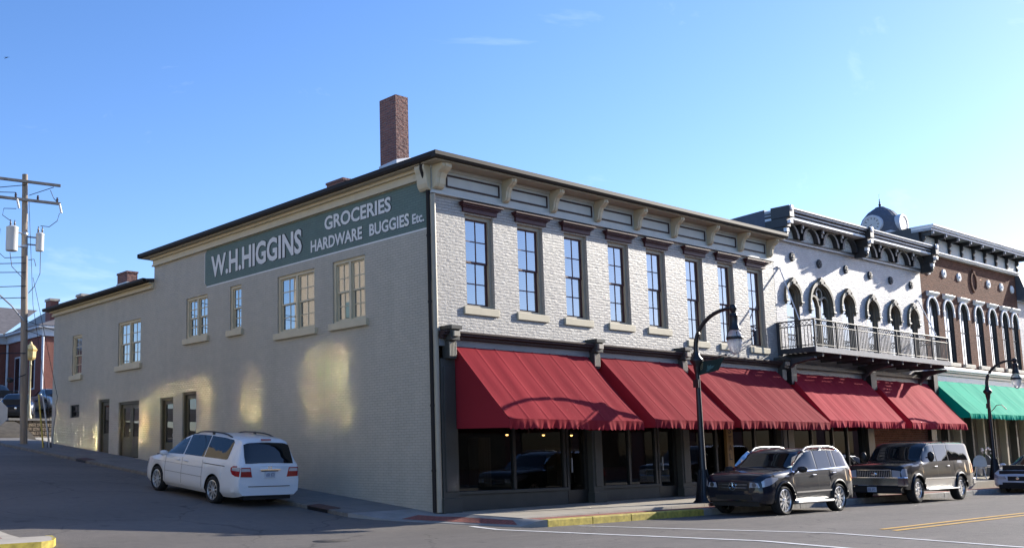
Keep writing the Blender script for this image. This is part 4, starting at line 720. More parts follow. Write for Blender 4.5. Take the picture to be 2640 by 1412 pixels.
class Car:
    def __init__(s, prof, xf, xr, r, arch=.06):
        s.p = sorted(prof); s.xf, s.xr, s.r, s.ra = xf, xr, r, r+arch
    def raw(s, x):
        p = s.p
        if x <= p[0][0]: return p[0][1:]
        if x >= p[-1][0]: return p[-1][1:]
        for a, b in zip(p, p[1:]):
            if a[0] <= x <= b[0]: t = (x-a[0])/(b[0]-a[0]); return [a[i]+(b[i]-a[i])*t for i in range(1, 8)]
    def ring(s, x):
        e = min(.07, x-s.p[0][0]+1e-4, s.p[-1][0]-x+1e-4); q = [s.raw(x+e*k) for k in (-1, -.5, 0, .5, 1)]; zl, zb, zt, wl, wm, wb, wt = [sum(c)/5 for c in zip(*q)]
        for xw in (s.xf, s.xr):
            d = s.ra**2-(x-xw)**2
            if d > 0: zl = max(zl, min(s.r+math.sqrt(d), zb-.06))
        h = zb-zl
        return [(wl if zl < s.r*.9 else wm-.02, zl), (wm*.99, zl+.15*h), (wm, zl+.5*h), (wb+(wm-wb)*.45, zl+.84*h), (wb, zb), (wt, zt-min(.06, .25*(zt-zb))), (wt*.8, zt-.014), (wt*.4, zt-.003), (0, zt)]
    def P(s, x, v, sg=1):
        g = s.ring(x); i = min(int(v), 7); t = v-i; return Vector((x, sg*(g[i][0]+(g[i+1][0]-g[i][0])*t), g[i][1]+(g[i+1][1]-g[i][1])*t))
    def side(s, x, z, sg=1, off=.006):
        g = s.ring(x)
        for i in range(6):
            if g[i][1]-1e-6 <= z <= g[i+1][1]+1e-6: t = (z-g[i][1])/max(1e-6, g[i+1][1]-g[i][1]); return (x, sg*(g[i][0]+(g[i+1][0]-g[i][0])*t+off), z)
        return (x, sg*((g[0][0] if z < g[0][1] else g[5][0])+off), z)
    def patch(s, cols, sg, off=.006, mb=None, nr=5):
        mb = mb or MB(); cc = []
        for a, b in zip(cols, cols[1:]):
            k = max(1, int(abs(b[0]-a[0])/.07))
            for i in range(k): t = i/k; cc.append([a[j]+(b[j]-a[j])*t for j in range(3)])
        cc.append(list(cols[-1])); v = [s.side(c[0], c[1]+(c[2]-c[1])*j/nr, sg, off) for c in cc for j in range(nr+1)]
        mb.add(v, [(i*(nr+1)+j, (i+1)*(nr+1)+j, (i+1)*(nr+1)+j+1, i*(nr+1)+j+1) for i in range(len(cc)-1) for j in range(nr)]); return mb
    def top(s, xa, xb, va, off=.008, xin=0):
        mb = MB(); nu, nv = 12, 16
        def f(u, w_):
            vv = va+(8-va)*(1-abs(2*w_-1)); sg = 1 if w_ < .5 else -1; x = xa+(xb-xa)*u; p = s.P(x, min(vv, 7.9999), sg)
            e = .01; n_ = (s.P(x+e, min(vv, 7.99), 1)-s.P(x-e, min(vv, 7.99), 1)).cross(Vector((0, 1, 0))); n_ = n_.normalized()
            if n_.z < 0: n_ = -n_
            return p+n_*off
        mb.grid(f, nu, nv); return mb
    def body(s, name, mat, root):
        x0, x1 = s.p[0][0], s.p[-1][0]; xs = set()
        k = 70
        for i in range(k+1): xs.add(round(x0+(x1-x0)*i/k, 4))
        for xw in (s.xf, s.xr):
            for i in range(25): xs.add(round(xw+s.ra*math.cos(math.pi*i/24), 4))
        for d in (.015, .04, .07, .1, .14): xs.add(round(x0+d, 4)); xs.add(round(x1-d, 4))
        xs = sorted(xs); mb = MB(); vv = [0, .5, 1, 1.5, 2, 2.5, 3, 3.5, 4, 4.5, 5, 5.5, 6, 7, 8]; m_ = len(vv)
        for sg in (1, -1):
            mb.add([s.P(x, min(v, 7.99999), sg) if v < 8 else Vector((x, 0, s.ring(x)[8][1])) for x in xs for v in vv], [(i*m_+j, (i+1)*m_+j, (i+1)*m_+j+1, i*m_+j+1) for i in range(len(xs)-1) for j in range(m_-1)])
        for x in (xs[0], xs[-1]):
            g = [(s.P(x, min(v, 7.9999), 1), s.P(x, min(v, 7.9999), -1)) for v in vv[:-1]]
            mb.add([p for a in g for p in a], [(2*i, 2*i+1, 2*i+3, 2*i+2) for i in range(len(g)-1)])
        o = mb.build(name, mat, root, smooth=True, local=True); return o
def rimdisc(mb, x, y, z, r, sg, spokes, wdt, double=False):
    mb.lathe([(r, -.10), (r, .0), (r*.93, .005), (r*.90, -.02), (r*.88, -.07)], (x, y, z), 28, 0, 'y', False) if sg > 0 else mb.lathe([(r, .10), (r, 0), (r*.93, -.005), (r*.90, .02), (r*.88, .07)], (x, y, z), 28, 0, 'y', False)
    for k in range(spokes):
        t = 2*math.pi*k/spokes+.2; c_, s_ = math.cos(t), math.sin(t); pts = []
        for (rr, hw, dd) in ((r*.16, wdt*.8, -.015), (r*.92, wdt*1.15, -.012)):
            for e in (-1, 1): pts.append((x+rr*c_-e*hw*s_, y+sg*dd, z+rr*s_+e*hw*c_))
        pts += [(p[0], p[1]-sg*.03, p[2]) for p in pts]; mb.add(pts, [(0, 1, 3, 2), (4, 6, 7, 5), (0, 2, 6, 4), (1, 5, 7, 3), (2, 3, 7, 6), (0, 4, 5, 1)])
    mb.lathe([(0, .0), (r*.2, 0), (r*.24, -.02*sg), (r*.24, -.05*sg)] if sg > 0 else [(0, 0), (r*.2, 0), (r*.24, .02), (r*.24, .05)], (x, y, z), 16, 0, 'y')
def wheels(root, car, hw, r, rr, spokes, wdt, tw=.22):
    for x in (car.xf, car.xr):
        for sg in (1, -1):
            yo = sg*(hw-.015); w_ = sg*tw; q = MB(); pr = [(rr, 0), (rr+.02, .012), (r-.05, .02), (r-.012, -.005), (r, -.03), (r, -tw+.03), (r-.012, -tw+.005), (rr, -tw)]
            q.lathe([(a, b*sg) for a, b in pr], (x, yo, r), 32, 0, 'y', False); wo = q.build('wheel', 'tyre', root, smooth=True, local=True)
            q = MB(); rimdisc(q, x, yo-sg*.005, r, rr, sg, spokes, wdt); q.build('rim', 'alloy', wo, smooth=True, local=True)
            q = MB(); q.lathe([(0, 0), (rr*.97, 0)], (x, yo-sg*.09, r), 20, 0, 'y'); q.build('brake', 'car_black', wo, local=True)
def underbody(root, car, hw, z0=.2):
    q = MB(); x0, x1 = car.p[0][0]+.06, car.p[-1][0]-.06; q.box(x0, x1, -hw+.27, hw-.27, z0, .8)
    for a, b in ((x0+.3, car.xr-car.ra-.02), (car.xr+car.ra+.02, car.xf-car.ra-.02), (car.xf+car.ra+.02, x1-.3)): q.box(a, b, -hw+.12, hw-.12, z0+.1, .6)
    for xw in (car.xf, car.xr): q.box(xw-.5, xw+.5, -hw+.26, hw-.26, .3, 1.0)
    q.build('underbody', 'car_black', root, local=True)
def mirror(root, x, y, z, mat, s=1.0, tall=False):
    for sg in (1, -1):
        q = MB(); hx, hy, hz = (.07*s, .12*s, .075*s) if not tall else (.06, .11, .17)
        vs_ = [];
        q.lathe([(.0, -1), (.55, -.85), (.92, -.4), (1, 0), (.95, .5), (.6, .85), (0, 1)], (0, 0, 0), 14); q.v = [(x+p[0]*hx, sg*(y+.1)+p[1]*hy, z+p[2]*hz) for p in q.v]; q.box(x+.0, x+.04, min(sg*(y-.06), sg*y), max(sg*(y-.06), sg*y), z-.05, z-.01)
        q.build('mirror', mat, root, smooth=True, local=True)
def seams(root, car, xs, zlo, extra=()):
    q = MB()
    for sg in (1, -1):
        for x, zt_ in xs: car.patch([(x-.006, zlo, zt_), (x+.006, zlo, zt_)], sg, .004, q, 10)
        for x0, x1, z0, z1 in extra: car.patch([(x0, z0, z1), (x1, z0, z1)], sg, .005, q, 1)
    q.build('body_seam', 'car_black', root, local=True)
def handles(root, car, pts, mat):
    for sg in (1, -1):
        for x, z in pts:
            y = car.side(x, z, sg)[1]; q = MB(); q.box(x-.09, x+.09, min(y, y+sg*.035), max(y, y+sg*.035), z-.018, z+.018); q.build('handle', mat, root, bevel=.012, local=True)
def rails(root, car, x0, x1, v, mat, h=.06, r=.02):
    for sg in (1, -1):
        pts = []
        for i in range(9):
            t = i/8; p = car.P(x0+(x1-x0)*t, v, sg); pts.append(p+Vector((0, 0, h*min(1, 6*t, 6*(1-t)))))
        q = MB(); q.tube(pts, r, 6); m_ = car.P((x0+x1)/2, v, sg); q.box(m_.x-.05, m_.x+.05, m_.y-.015, m_.y+.015, m_.z-.02, m_.z+h); q.build('roof_rail', 'rail_silver' if mat == 'alloy' else mat, root, smooth=True, local=True)
def side_glass(root, car, wins, mat='car_glass', off=.006):
    for cols in wins:
        for sg in (1, -1): car.patch(cols, sg, off).build('window', mat, root, smooth=True, local=True)
def plate(root, x, y, z, sx, tilt=0):
    q = MB(); q.box(min(x, x+sx*.012), max(x, x+sx*.012), y-.155, y+.155, z-.08, z+.08); o = q.build('licence_plate', 'plate', root, local=True)
    q = MB(); xx = x+sx*.014; r3 = random.Random(int(abs(z)*1000))
    for i in range(7):
        if i == 3: continue
        for k in range(3):
            if r3.random() < .75: q.box(min(xx, xx+sx*.002), max(xx, xx+sx*.002), y-.125+i*.036, y-.102+i*.036-r3.random()*.006, z-.042+k*.028, z-.02+k*.028)
    q.build('plate_marks', 'plate_ink', o, local=True)
# --- white minivan on the side street
VAN = Car([(2.55, .28, .70, .73, .60, .66, .62, .5), (2.47, .24, .80, .84, .74, .82, .78, .66), (2.2, .22, .90, .95, .84, .93, .88, .74), (1.7, .22, .98, 1.04, .86, .97, .92, .80), (1.4, .22, 1.02, 1.09, .86, .98, .93, .80), (.62, .22, 1.05, 1.58, .86, .98, .94, .66), (.15, .22, 1.06, 1.71, .86, .98, .94, .67), (-.8, .22, 1.08, 1.75, .86, .98, .94, .68), (-1.9, .22, 1.10, 1.73, .86, .98, .93, .68), (-2.28, .24, 1.10, 1.69, .84, .97, .92, .67), (-2.42, .27, 1.10, 1.42, .82, .96, .90, .71), (-2.52, .29, 1.06, 1.10, .80, .93, .87, .74), (-2.56, .31, 1.0, 1.03, .76, .89, .84, .70)], 1.6, -1.4, .345)
pitch = math.atan(.086)
t = thing('parked_minivan', 'white minivan with dark rear glass parked nose uphill by the painted side wall', 'minivan', (-3.02, 5.55, .086*5.55-.105), (0, -pitch, R(90)))
bo = VAN.body('body', 'paint_white', t); underbody(t, VAN, .97); wheels(t, VAN, .97, .345, .25, 9, .018)
side_glass(t, VAN, [[(1.28, 1.07, 1.10), (.78, 1.10, 1.42), (.5, 1.11, 1.56), (.24, 1.12, 1.63)], [(.18, 1.12, 1.64), (-.3, 1.13, 1.67), (-.84, 1.135, 1.68)], [(-.88, 1.135, 1.68), (-1.5, 1.145, 1.67), (-1.93, 1.15, 1.64), (-2.0, 1.17, 1.58)]])
VAN.top(.66, 1.36, 5.3).build('windshield', 'car_glass', t, smooth=True, local=True); VAN.top(-2.525, -2.325, 5.05, .012).build('rear_window', 'car_glass', t, smooth=True, local=True)
seams(t, VAN, [(1.12, 1.03), (.2, 1.05), (-.86, 1.07)], .3, [(-1.95, -.9, .975, .995), (-.86, 1.12, .62, .628), (-.9, 2.0, .855, .86)])
handles(t, VAN, [(.42, .96), (-.02, .96)], 'paint_white'); mirror(t, 1.08, .95, 1.09, 'paint_white'); rails(t, VAN, .1, -1.75, 5.35, 'car_black', .07, .02)
for sg in (1, -1):
    q = VAN.patch([(-2.24, .90, .98), (-2.32, .82, 1.02), (-2.45, .78, 1.03), (-2.555, .77, 1.03)], sg, .010); x = -2.568
    pts = [(x, sg*.86, .77), (x, sg*.52, .76), (x, sg*.58, 1.0), (x, sg*.85, 1.0)]; q.add(pts+[(x+.06, p[1], p[2]) for p in pts], [(0, 1, 2, 3), (0, 4, 5, 1), (1, 5, 6, 2), (2, 6, 7, 3)]); tl = q.build('taillight', 'lamp_red', t, local=True)
    q = VAN.patch([(-2.3, .915, .985), (-2.45, .91, 1.0), (-2.55, .905, 1.0)], sg, .014); x = -2.571; q.add([(x, sg*.85, .90), (x, sg*.57, .90), (x, sg*.60, .975), (x, sg*.84, .975)], [(0, 1, 2, 3)]); q.build('reverse_lens', 'lamp_clear', tl, local=True)
    VAN.patch([(2.2, .72, .86), (2.4, .66, .80), (2.53, .60, .68)], sg, .01).build('headlight', 'lamp_clear', t, local=True)
q = MB(); q.box(-2.60, -2.55, -.30, .30, .93, .955); q.build('trim_bar', 'chrome', t, local=True)
plate(t, -2.572, 0, .82, -1); q = MB(); q.box(-2.575, -2.55, -.25, .25, .9, .92); q.box(-2.575, -2.55, -.62, .62, .525, .54); q.build('bumper_gap', 'car_black', t, local=True)
q = MB()
for a, b, c_, d in ((-.05, -.025, .975, 1.035), (.025, .05, .975, 1.035), (-.025, .025, .998, 1.012)): q.box(-2.572, -2.555, a, b, c_-.01, d-.01)
q.build('emblem', 'chrome', t, local=True)
q = MB(); q.box(-2.345, -2.30, -.14, .14, 1.655, 1.685); q.build('brake_light', 'lamp_red', t, local=True)
# --- dark compact SUV at the kerb
GL = Car([(2.265, .36, .80, .86, .60, .68, .62, .52), (2.2, .31, .90, .97, .74, .82, .77, .64), (2.0, .30, .99, 1.05, .82, .90, .86, .74), (1.5, .30, 1.04, 1.11, .84, .92, .88, .78), (.95, .30, 1.06, 1.15, .84, .92, .89, .80), (.3, .30, 1.08, 1.58, .84, .92, .89, .74), (-.05, .30, 1.10, 1.67, .84, .92, .89, .76), (-1.2, .30, 1.14, 1.68, .84, .92, .88, .76), (-1.8, .30, 1.17, 1.66, .83, .91, .87, .75), (-2.06, .33, 1.17, 1.46, .80, .89, .85, .75), (-2.21, .36, 1.12, 1.16, .77, .85, .81, .68), (-2.265, .38, 1.05, 1.08, .72, .81, .77, .64)], 1.42, -1.335, .37)
t = thing('parked_suv', 'dark navy compact suv with silver roof rails and chrome grille parked by the yellow kerb', 'suv', (8.68, -4.0, -.175), (0, 0, R(180)))
GL.body('body', 'paint_navy', t); underbody(t, GL, .91, .24); wheels(t, GL, .915, .37, .285, 10, .027)
side_glass(t, GL, [[(.88, 1.09, 1.13), (.5, 1.11, 1.42), (.25, 1.12, 1.55), (-.22, 1.135, 1.60)], [(-.3, 1.135, 1.605), (-.75, 1.155, 1.61), (-1.0, 1.165, 1.60)], [(-1.05, 1.165, 1.60), (-1.25, 1.17, 1.595)], [(-1.33, 1.175, 1.59), (-1.72, 1.19, 1.55), (-1.85, 1.2, 1.45)]])
GL.top(.36, .93, 5.2).build('windshield', 'car_glass', t, smooth=True, local=True); GL.top(-2.18, -1.92, 5.2).build('rear_window', 'car_glass', t, smooth=True, local=True)
seams(t, GL, [(.92, 1.03), (-.26, 1.07), (-1.28, 1.1)], .36, [(-1.2, .9, .96, .966)])
handles(t, GL, [(-.05, .98), (-1.08, 1.02)], 'chrome'); mirror(t, .72, .92, 1.13, 'car_black', 1.1); rails(t, GL, .15, -1.75, 5.3, 'alloy', .08, .024)
q = MB()
for sg in (1, -1):
    GL.patch([(-1.9, 1.155, 1.185), (-.3, 1.095, 1.13), (.95, 1.06, 1.09)], sg, .012, q, 1); GL.patch([(-.9, .56, .60), (.9, .54, .58)], sg, .016, q, 1)
    GL.patch([(.98, 1.07, 1.11), (.5, 1.43, 1.47), (.25, 1.56, 1.6), (-.3, 1.61, 1.64), (-1.2, 1.61, 1.64), (-1.8, 1.58, 1.60)], sg, .012, q, 1)
q.build('chrome_trim', 'chrome', t, local=True)
for sg in (1, -1):
    q = MB(); q.box(-.86, .95, min(sg*.86, sg*1.0), max(sg*.86, sg*1.0), .285, .345); q.build('running_board', 'alloy', t, bevel=.02, local=True)
    for xw in (GL.xf, GL.xr):
        q = MB(); q.tube([GL.side(xw+(GL.ra+.03)*math.cos(a), max(.36, GL.r+(GL.ra+.03)*math.sin(a)), sg, .012) for a in [math.pi*k/20-.15 for k in range(23)]], .022, 6); q.build('wheel_arch', 'car_black', t, smooth=True, local=True)
    q = GL.patch([(1.72, .90, .94), (1.95, .80, .96), (2.12, .74, .93), (2.262, .70, .80)], sg, .012); x = 2.275; q.add([(x, sg*.70, .71), (x, sg*.44, .70), (x, sg*.47, .83), (x, sg*.66, .82)], [(0, 1, 2, 3)]); h = q.build('headlight', 'lamp_clear', t, smooth=True, local=True)
    q = MB(); q.lathe([(.0, .0), (.06, .0), (.065, -.02)], (2.285, sg*.58, .77), 14, 0, 'x'); q.build('lens', 'chrome', h, local=True)
    q = MB(); q.lathe([(.03, .02), (.06, .02), (.07, 0)], (2.24, sg*.62, .47), 14, 0, 'x'); q.build('fog_lamp', 'chrome', t, local=True)
    q = GL.patch([(-2.0, .95, 1.08), (-2.15, .82, 1.1), (-2.26, .8, 1.0)], sg, .012); q.build('taillight', 'lamp_red', t, local=True)
q = MB(); q.box(2.26, 2.278, -.42, .42, .62, .84); gr_ = q.build('grille', 'car_black', t, local=True)
q = MB(); q.box(2.279, 2.295, -.40, .40, .76, .785); q.box(2.279, 2.295, -.38, .38, .685, .71); q.build('grille_bar', 'chrome', gr_, local=True)
q = MB(); pr = [(.105, .0), (.105, .025), (.085, .025), (.085, .0)]; q.lathe(pr, (2.285, 0, .735), 24, 0, 'x')
for k in range(3): a = R(90+120*k); q.tube([(2.302, 0, .735), (2.302, .09*math.cos(a), .735+.09*math.sin(a))], [.016, .006], 4)
q.lathe([(0, .004), (.085, .004)], (2.285, 0, .735), 20, 0, 'x'); q.build('emblem', 'chrome', gr_, local=True)
q = MB(); q.box(2.262, 2.275, -.5, .5, .40, .52); q.build('air_intake', 'car_black', t, local=True)
# --- big dark SUV with chrome bumper
EX = Car([(2.88, .55, 1.02, 1.07, .84, .90, .84, .74), (2.80, .45, 1.14, 1.2, .92, .97, .92, .82), (2.4, .43, 1.2, 1.27, .93, 1.0, .96, .86), (1.45, .43, 1.25, 1.33, .93, 1.0, .97, .87), (.9, .43, 1.27, 1.80, .93, 1.0, .97, .82), (.6, .43, 1.28, 1.94, .93, 1.0, .97, .84), (-1, .43, 1.30, 1.97, .93, 1.0, .97, .86), (-2.45, .43, 1.30, 1.96, .93, 1.0, .96, .85), (-2.64, .45, 1.29, 1.90, .91, .98, .94, .84), (-2.78, .47, 1.28, 1.52, .89, .96, .92, .84), (-2.84, .48, 1.2, 1.27, .88, .96, .9, .82), (-2.88, .52, 1.1, 1.15, .84, .92, .86, .79)], 1.88, -1.6, .41)
t = thing('parked_suv', 'large black suv with chrome bumper and tan lower body parked behind the compact suv', 'suv', (17.15, -3.72, -.165), (0, 0, R(180))); t.scale = (.885, .885, .94)
EX.body('body', 'paint_black', t); underbody(t, EX, .99, .35); wheels(t, EX, .995, .41, .26, 8, .036, .26)
side_glass(t, EX, [[(1.3, 1.29, 1.34), (1.05, 1.30, 1.6), (.85, 1.31, 1.78), (.6, 1.315, 1.84), (.3, 1.32, 1.85)], [(.22, 1.32, 1.85), (-.3, 1.33, 1.86), (-.7, 1.33, 1.86)], [(-.8, 1.33, 1.86), (-1.8, 1.34, 1.86), (-2.35, 1.34, 1.85), (-2.58, 1.35, 1.78)]])
EX.top(.9, 1.43, 5.2).build('windshield', 'car_glass', t, smooth=True, local=True); EX.top(-2.79, -2.66, 5.2).build('rear_window', 'car_glass', t, smooth=True, local=True)
seams(t, EX, [(1.3, 1.2), (.26, 1.25), (-.76, 1.27)], .45); handles(t, EX, [(.42, 1.14), (-.6, 1.15)], 'chrome'); mirror(t, 1.12, 1.05, 1.47, 'car_black', 1, True)
for sg in (1, -1):
    EX.patch([(-1.1, .44, .74), (1.35, .44, .74)], sg, .008).build('lower_panel', 'paint_silver', t, local=True)
    q = EX.patch([(-1.1, .745, .79), (1.35, .745, .79)], sg, .022, None, 1); q.build('side_moulding', 'chrome', t, local=True)
    q = MB(); q.box(-1.1, 1.35, min(sg*.95, sg*1.12), max(sg*.95, sg*1.12), .40, .44); q.build('running_board', 'alloy', t, bevel=.015, local=True)
    for xw in (EX.xf, EX.xr):
        q = MB(); q.tube([EX.side(xw+(EX.ra+.03)*math.cos(a), max(.45, EX.r+(EX.ra+.03)*math.sin(a)), sg, .02) for a in [math.pi*k/20-.1 for k in range(23)]], .035, 6); q.build('wheel_arch', 'paint_black', t, smooth=True, local=True)
    q = EX.patch([(2.62, .86, 1.1), (2.80, .84, 1.1), (2.875, .84, 1.0)], sg, .012); x = 2.893; q.add([(x, sg*.86, .82), (x, sg*.60, .82), (x, sg*.60, 1.06), (x, sg*.86, 1.03)], [(0, 1, 2, 3)]); q.build('headlight', 'lamp_clear', t, local=True)
    EX.patch([(-2.6, .95, 1.25), (-2.8, .9, 1.2), (-2.87, .9, 1.08)], sg, .012).build('taillight', 'lamp_red', t, local=True)
q = MB(); q.box(2.885, 2.91, -.58, .58, .80, 1.07); gr_ = q.build('grille', 'chrome', t, bevel=.015, local=True)
q = MB(); q.box(2.911, 2.916, -.52, .52, .84, 1.03)
q.build('grille_mesh', 'car_black', gr_, local=True); q = MB()
for k in range(18): q.box(2.917, 2.921, -.5+k*.058, -.49+k*.058, .85, 1.02)
q.build('grille_slat', 'alloy', gr_, local=True)
q = MB(); q.lathe([(0, .012), (.07, .01), (.085, 0)], (2.921, 0, .93), 20, 0, 'x'); q.v = [(p[0], p[1]*1.25, .93+(p[2]-.93)*.6) for p in q.v]; q.build('emblem', 'chrome', gr_, smooth=True, local=True)
q = MB(); pl_ = [(-1.0, 2.62), (-.96, 2.84), (-.8, 2.96), (.8, 2.96), (.96, 2.84), (1.0, 2.62), (.9, 2.62), (.7, 2.80), (-.7, 2.80), (-.9, 2.62)]; q.prism(pl_, lambda p, q_, tt: (q_, p, tt), .55, .84); q.build('bumper', 'chrome', t, bevel=.03, local=True)
q = MB(); q.box(2.70, 2.90, -.85, .85, .34, .515); q.build('air_dam', 'car_black', t, local=True); plate(t, 2.905, -.1, .44, 1)
q = MB(); q.box(-2.95, -2.7, -.98, .98, .52, .72); q.build('bumper', 'chrome', t, bevel=.03, local=True)
for x in (-.2, -1.2): q = MB(); q.box(x-.03, x+.03, -.78, .78, 1.985, 2.005); q.build('roof_bar', 'car_black', t, local=True)
# --- generic sedan for the rest
SD_P = [(2.35, .30, .60, .64, .6, .66, .6, .5), (2.22, .22, .70, .75, .76, .84, .8, .66), (1.6, .2, .83, .89, .82, .89, .86, .76), (.95, .2, .90, .96, .82, .9, .87, .76), (.2, .2, .93, 1.36, .82, .9, .87, .58), (-.3, .2, .95, 1.43, .82, .9, .87, .58), (-.9, .2, .96, 1.39, .82, .9, .87, .58), (-1.6, .2, .98, 1.03, .82, .9, .86, .72), (-2.2, .24, .95, .99, .8, .87, .83, .7), (-2.35, .34, .82, .86, .7, .76, .72, .6)]
def sedan(label, loc, rz, mat, sc_=1.0, grp=None, cat='car'):
    c = Car(SD_P, 1.4, -1.35, .33); t = thing('parked_car', label, cat, loc, (0, 0, rz), grp); t.scale = (sc_,)*3
    c.body('body', mat, t); underbody(t, c, .88, .16); wheels(t, c, .885, .33, .22, 7, .025)
    side_glass(t, c, [[(.85, .95, .98), (.4, .97, 1.2), (.15, .98, 1.31), (-.3, .985, 1.35)], [(-.38, .985, 1.35), (-.8, 1.0, 1.34), (-1.2, 1.01, 1.2), (-1.4, 1.02, 1.08)]])
    c.top(.24, .93, 5.2).build('windshield', 'car_glass', t, smooth=True, local=True); c.top(-1.56, -.98, 5.2).build('rear_window', 'car_glass', t, smooth=True, local=True); mirror(t, .78, .9, 1.0, mat, .9); seams(t, c, [(.9, .88), (-.34, .93), (-1.25, .94)], .26)
    for sg in (1, -1):
        q = c.patch([(2.0, .62, .74), (2.2, .56, .70), (2.345, .53, .60)], sg, .012); q.add([(2.365, sg*.66, .5), (2.365, sg*.36, .5), (2.365, sg*.40, .6), (2.365, sg*.62, .6)], [(0, 1, 2, 3)]); q.build('headlight', 'lamp_clear', t, local=True)
        c.patch([(-2.1, .72, .9), (-2.34, .7, .82)], sg, .012).build('taillight', 'lamp_red', t, local=True)
    q = MB(); q.box(2.35, 2.362, -.32, .32, .44, .6); q.build('grille', 'car_black', t, local=True); q = MB(); q.box(2.3, 2.362, -.5, .5, .28, .38); q.build('air_intake', 'car_black', t, local=True)
    q = MB(); q.lathe([(0, .01), (.05, .008), (.06, 0)], (2.363, 0, .53), 14, 0, 'x'); q.build('emblem', 'chrome', t, local=True)
    return t
sedan('pale silver white car cut by the right edge, headlight and bumper showing', (27.75, -3.85, -.17), R(180), 'paint_pearl', 1.0)
ZL = 3.42
sedan('dark navy sedan facing out over the stone retaining wall', (1.9, 33.9, ZL), R(-112), 'paint_blue')
sedan('white car at the left edge of the raised car park', (-.1, 37.6, ZL+.75), R(-60), 'paint_white')
sedan('black car parked behind the navy sedan in the raised car park', (2.2, 38.4, ZL+.62), R(-100), 'paint_black', 1.1)
sedan('blue car half hidden behind the utility pole in the raised car park', (5.2, 37.2, ZL+.55), R(-95), 'paint_silver')
# ------------------------------------------------------------------ street lamps
def lamp_glass():
    m, n, b = base('lamp_glass'); b.inputs['Base Color'].default_value = (.85, .86, .86, 1); b.inputs['Roughness'].default_value = .12; b.inputs['Transmission Weight'].default_value = .55; b.inputs['IOR'].default_value = 1.2
    w_ = N(n, 'ShaderNodeTexWave'); w_.inputs['Scale'].default_value = 14; t_ = N(n, 'ShaderNodeTexCoord'); n.links.new(t_.outputs['Object'], w_.inputs[0]); bump(n, b, w_.outputs[0], .01)
lamp_glass()
def lamp_at(loc, label):
    x, y, z = loc; t = thing('street_lamp', label, 'lamp', loc, group='black gooseneck street lamps')
    q = MB(); q.lathe([(.30, -.05), (.30, .06), (.24, .12), (.20, .3), (.15, .6), (.115, .85), (.09, 1.0), (.078, 2.2), (.062, 3.75)], (x, y, z), 14)
    for k in range(10): a = 2*math.pi*k/10; q.tube([(x+.235*math.cos(a), y+.235*math.sin(a), z+.08), (x+.16*math.cos(a), y+.16*math.sin(a), z+.6), (x+.11*math.cos(a), y+.11*math.sin(a), z+.95)], .014, 4)
    q.build('post', 'black_metal', t, smooth=True)
    q = MB(); q.lathe([(.07, 3.6), (.10, 3.76), (.10, 3.82), (.18, 3.93), (.18, 3.99), (.10, 4.08), (.085, 4.2)], (x, y, z), 14); q.build('collar', 'black_metal', t, smooth=True)
    pts = []
    for i in range(19): a = math.pi-math.pi/2*i/18; pts.append((x+1.03+1.03*math.cos(a), y, z+4.3+1.0*math.sin(a)))
    q = MB(); q.tube([(x, y, z+4.05)]+pts+[(x+1.14, y, z+5.30)], [.072]+[.068-.02*i/18 for i in range(19)]+[.045], 10); q.lathe([(0, .12), (.07, .10), (.10, .03), (.10, -.03), (.06, -.1), (.035, -.16)], (x+1.17, y, z+5.30), 12); q.build('arm', 'black_metal', t, smooth=True)
    hx = x+1.17; q = MB(); q.lathe([(.03, 5.24), (.05, 5.18), (.10, 5.16), (.11, 5.11), (.12, 5.09), (.11, 5.06), (.12, 4.85), (.15, 4.76), (.16, 4.72), (.12, 4.70)], (hx, y, z), 16); h = q.build('head', 'black_metal', t, smooth=True)
    q = MB(); q.lathe([(.12, 4.70), (.17, 4.62), (.21, 4.50), (.21, 4.46), (.205, 4.38), (.175, 4.22), (.11, 4.10), (.04, 4.04), (0, 4.03)], (hx, y, z), 20); q.build('globe', 'lamp_glass', h, smooth=True)
    q = MB(); q.lathe([(.215, 4.44), (.225, 4.46), (.225, 4.50), (.215, 4.52)], (hx, y, z), 20, cap=False)
    for k in range(4): a = math.pi/4+k*math.pi/2; q.tube([(hx+.222*math.cos(a), y+.222*math.sin(a), z+4.48), (hx+.185*math.cos(a), y+.185*math.sin(a), z+4.62), (hx+.13*math.cos(a), y+.13*math.sin(a), z+4.73)], .012, 4)
    q.build('cage', 'black_metal', h, smooth=True)
    q = MB(); q.lathe([(0, 0), (.05, .01), (.06, .1), (.04, .2), (0, .22)], (hx, y, z+4.40), 10); q.build('bulb', 'white_paint', h, smooth=True)
    q = MB(); q.box(x-.08, x+.08, y-.12, y-.085, z+3.2, z+3.42); q.build('junction_box', 'black_metal', t)
    return t
LX, LY = 7.92, -2.2
l1 = lamp_at((LX, LY, .0), 'black gooseneck street lamp with a green banner, between the first and second awnings'); l1.rotation_euler.z = R(-87)
l2 = lamp_at((28.0, LY, .22), 'black gooseneck street lamp without a banner, in front of the green awning'); l2.rotation_euler.z = R(-85); l2.scale = (.88, .88, .88)
q = MB(); x0 = 28.0; q.tube([(x0+.08, LY, 3.3), (x0+.15, LY, 3.35), (x0+.3, LY, 3.55), (x0+.5, LY, 3.57), (x0+.68, LY, 3.35)], .018, 6); q.build('basket_hook', 'black_metal', l2)
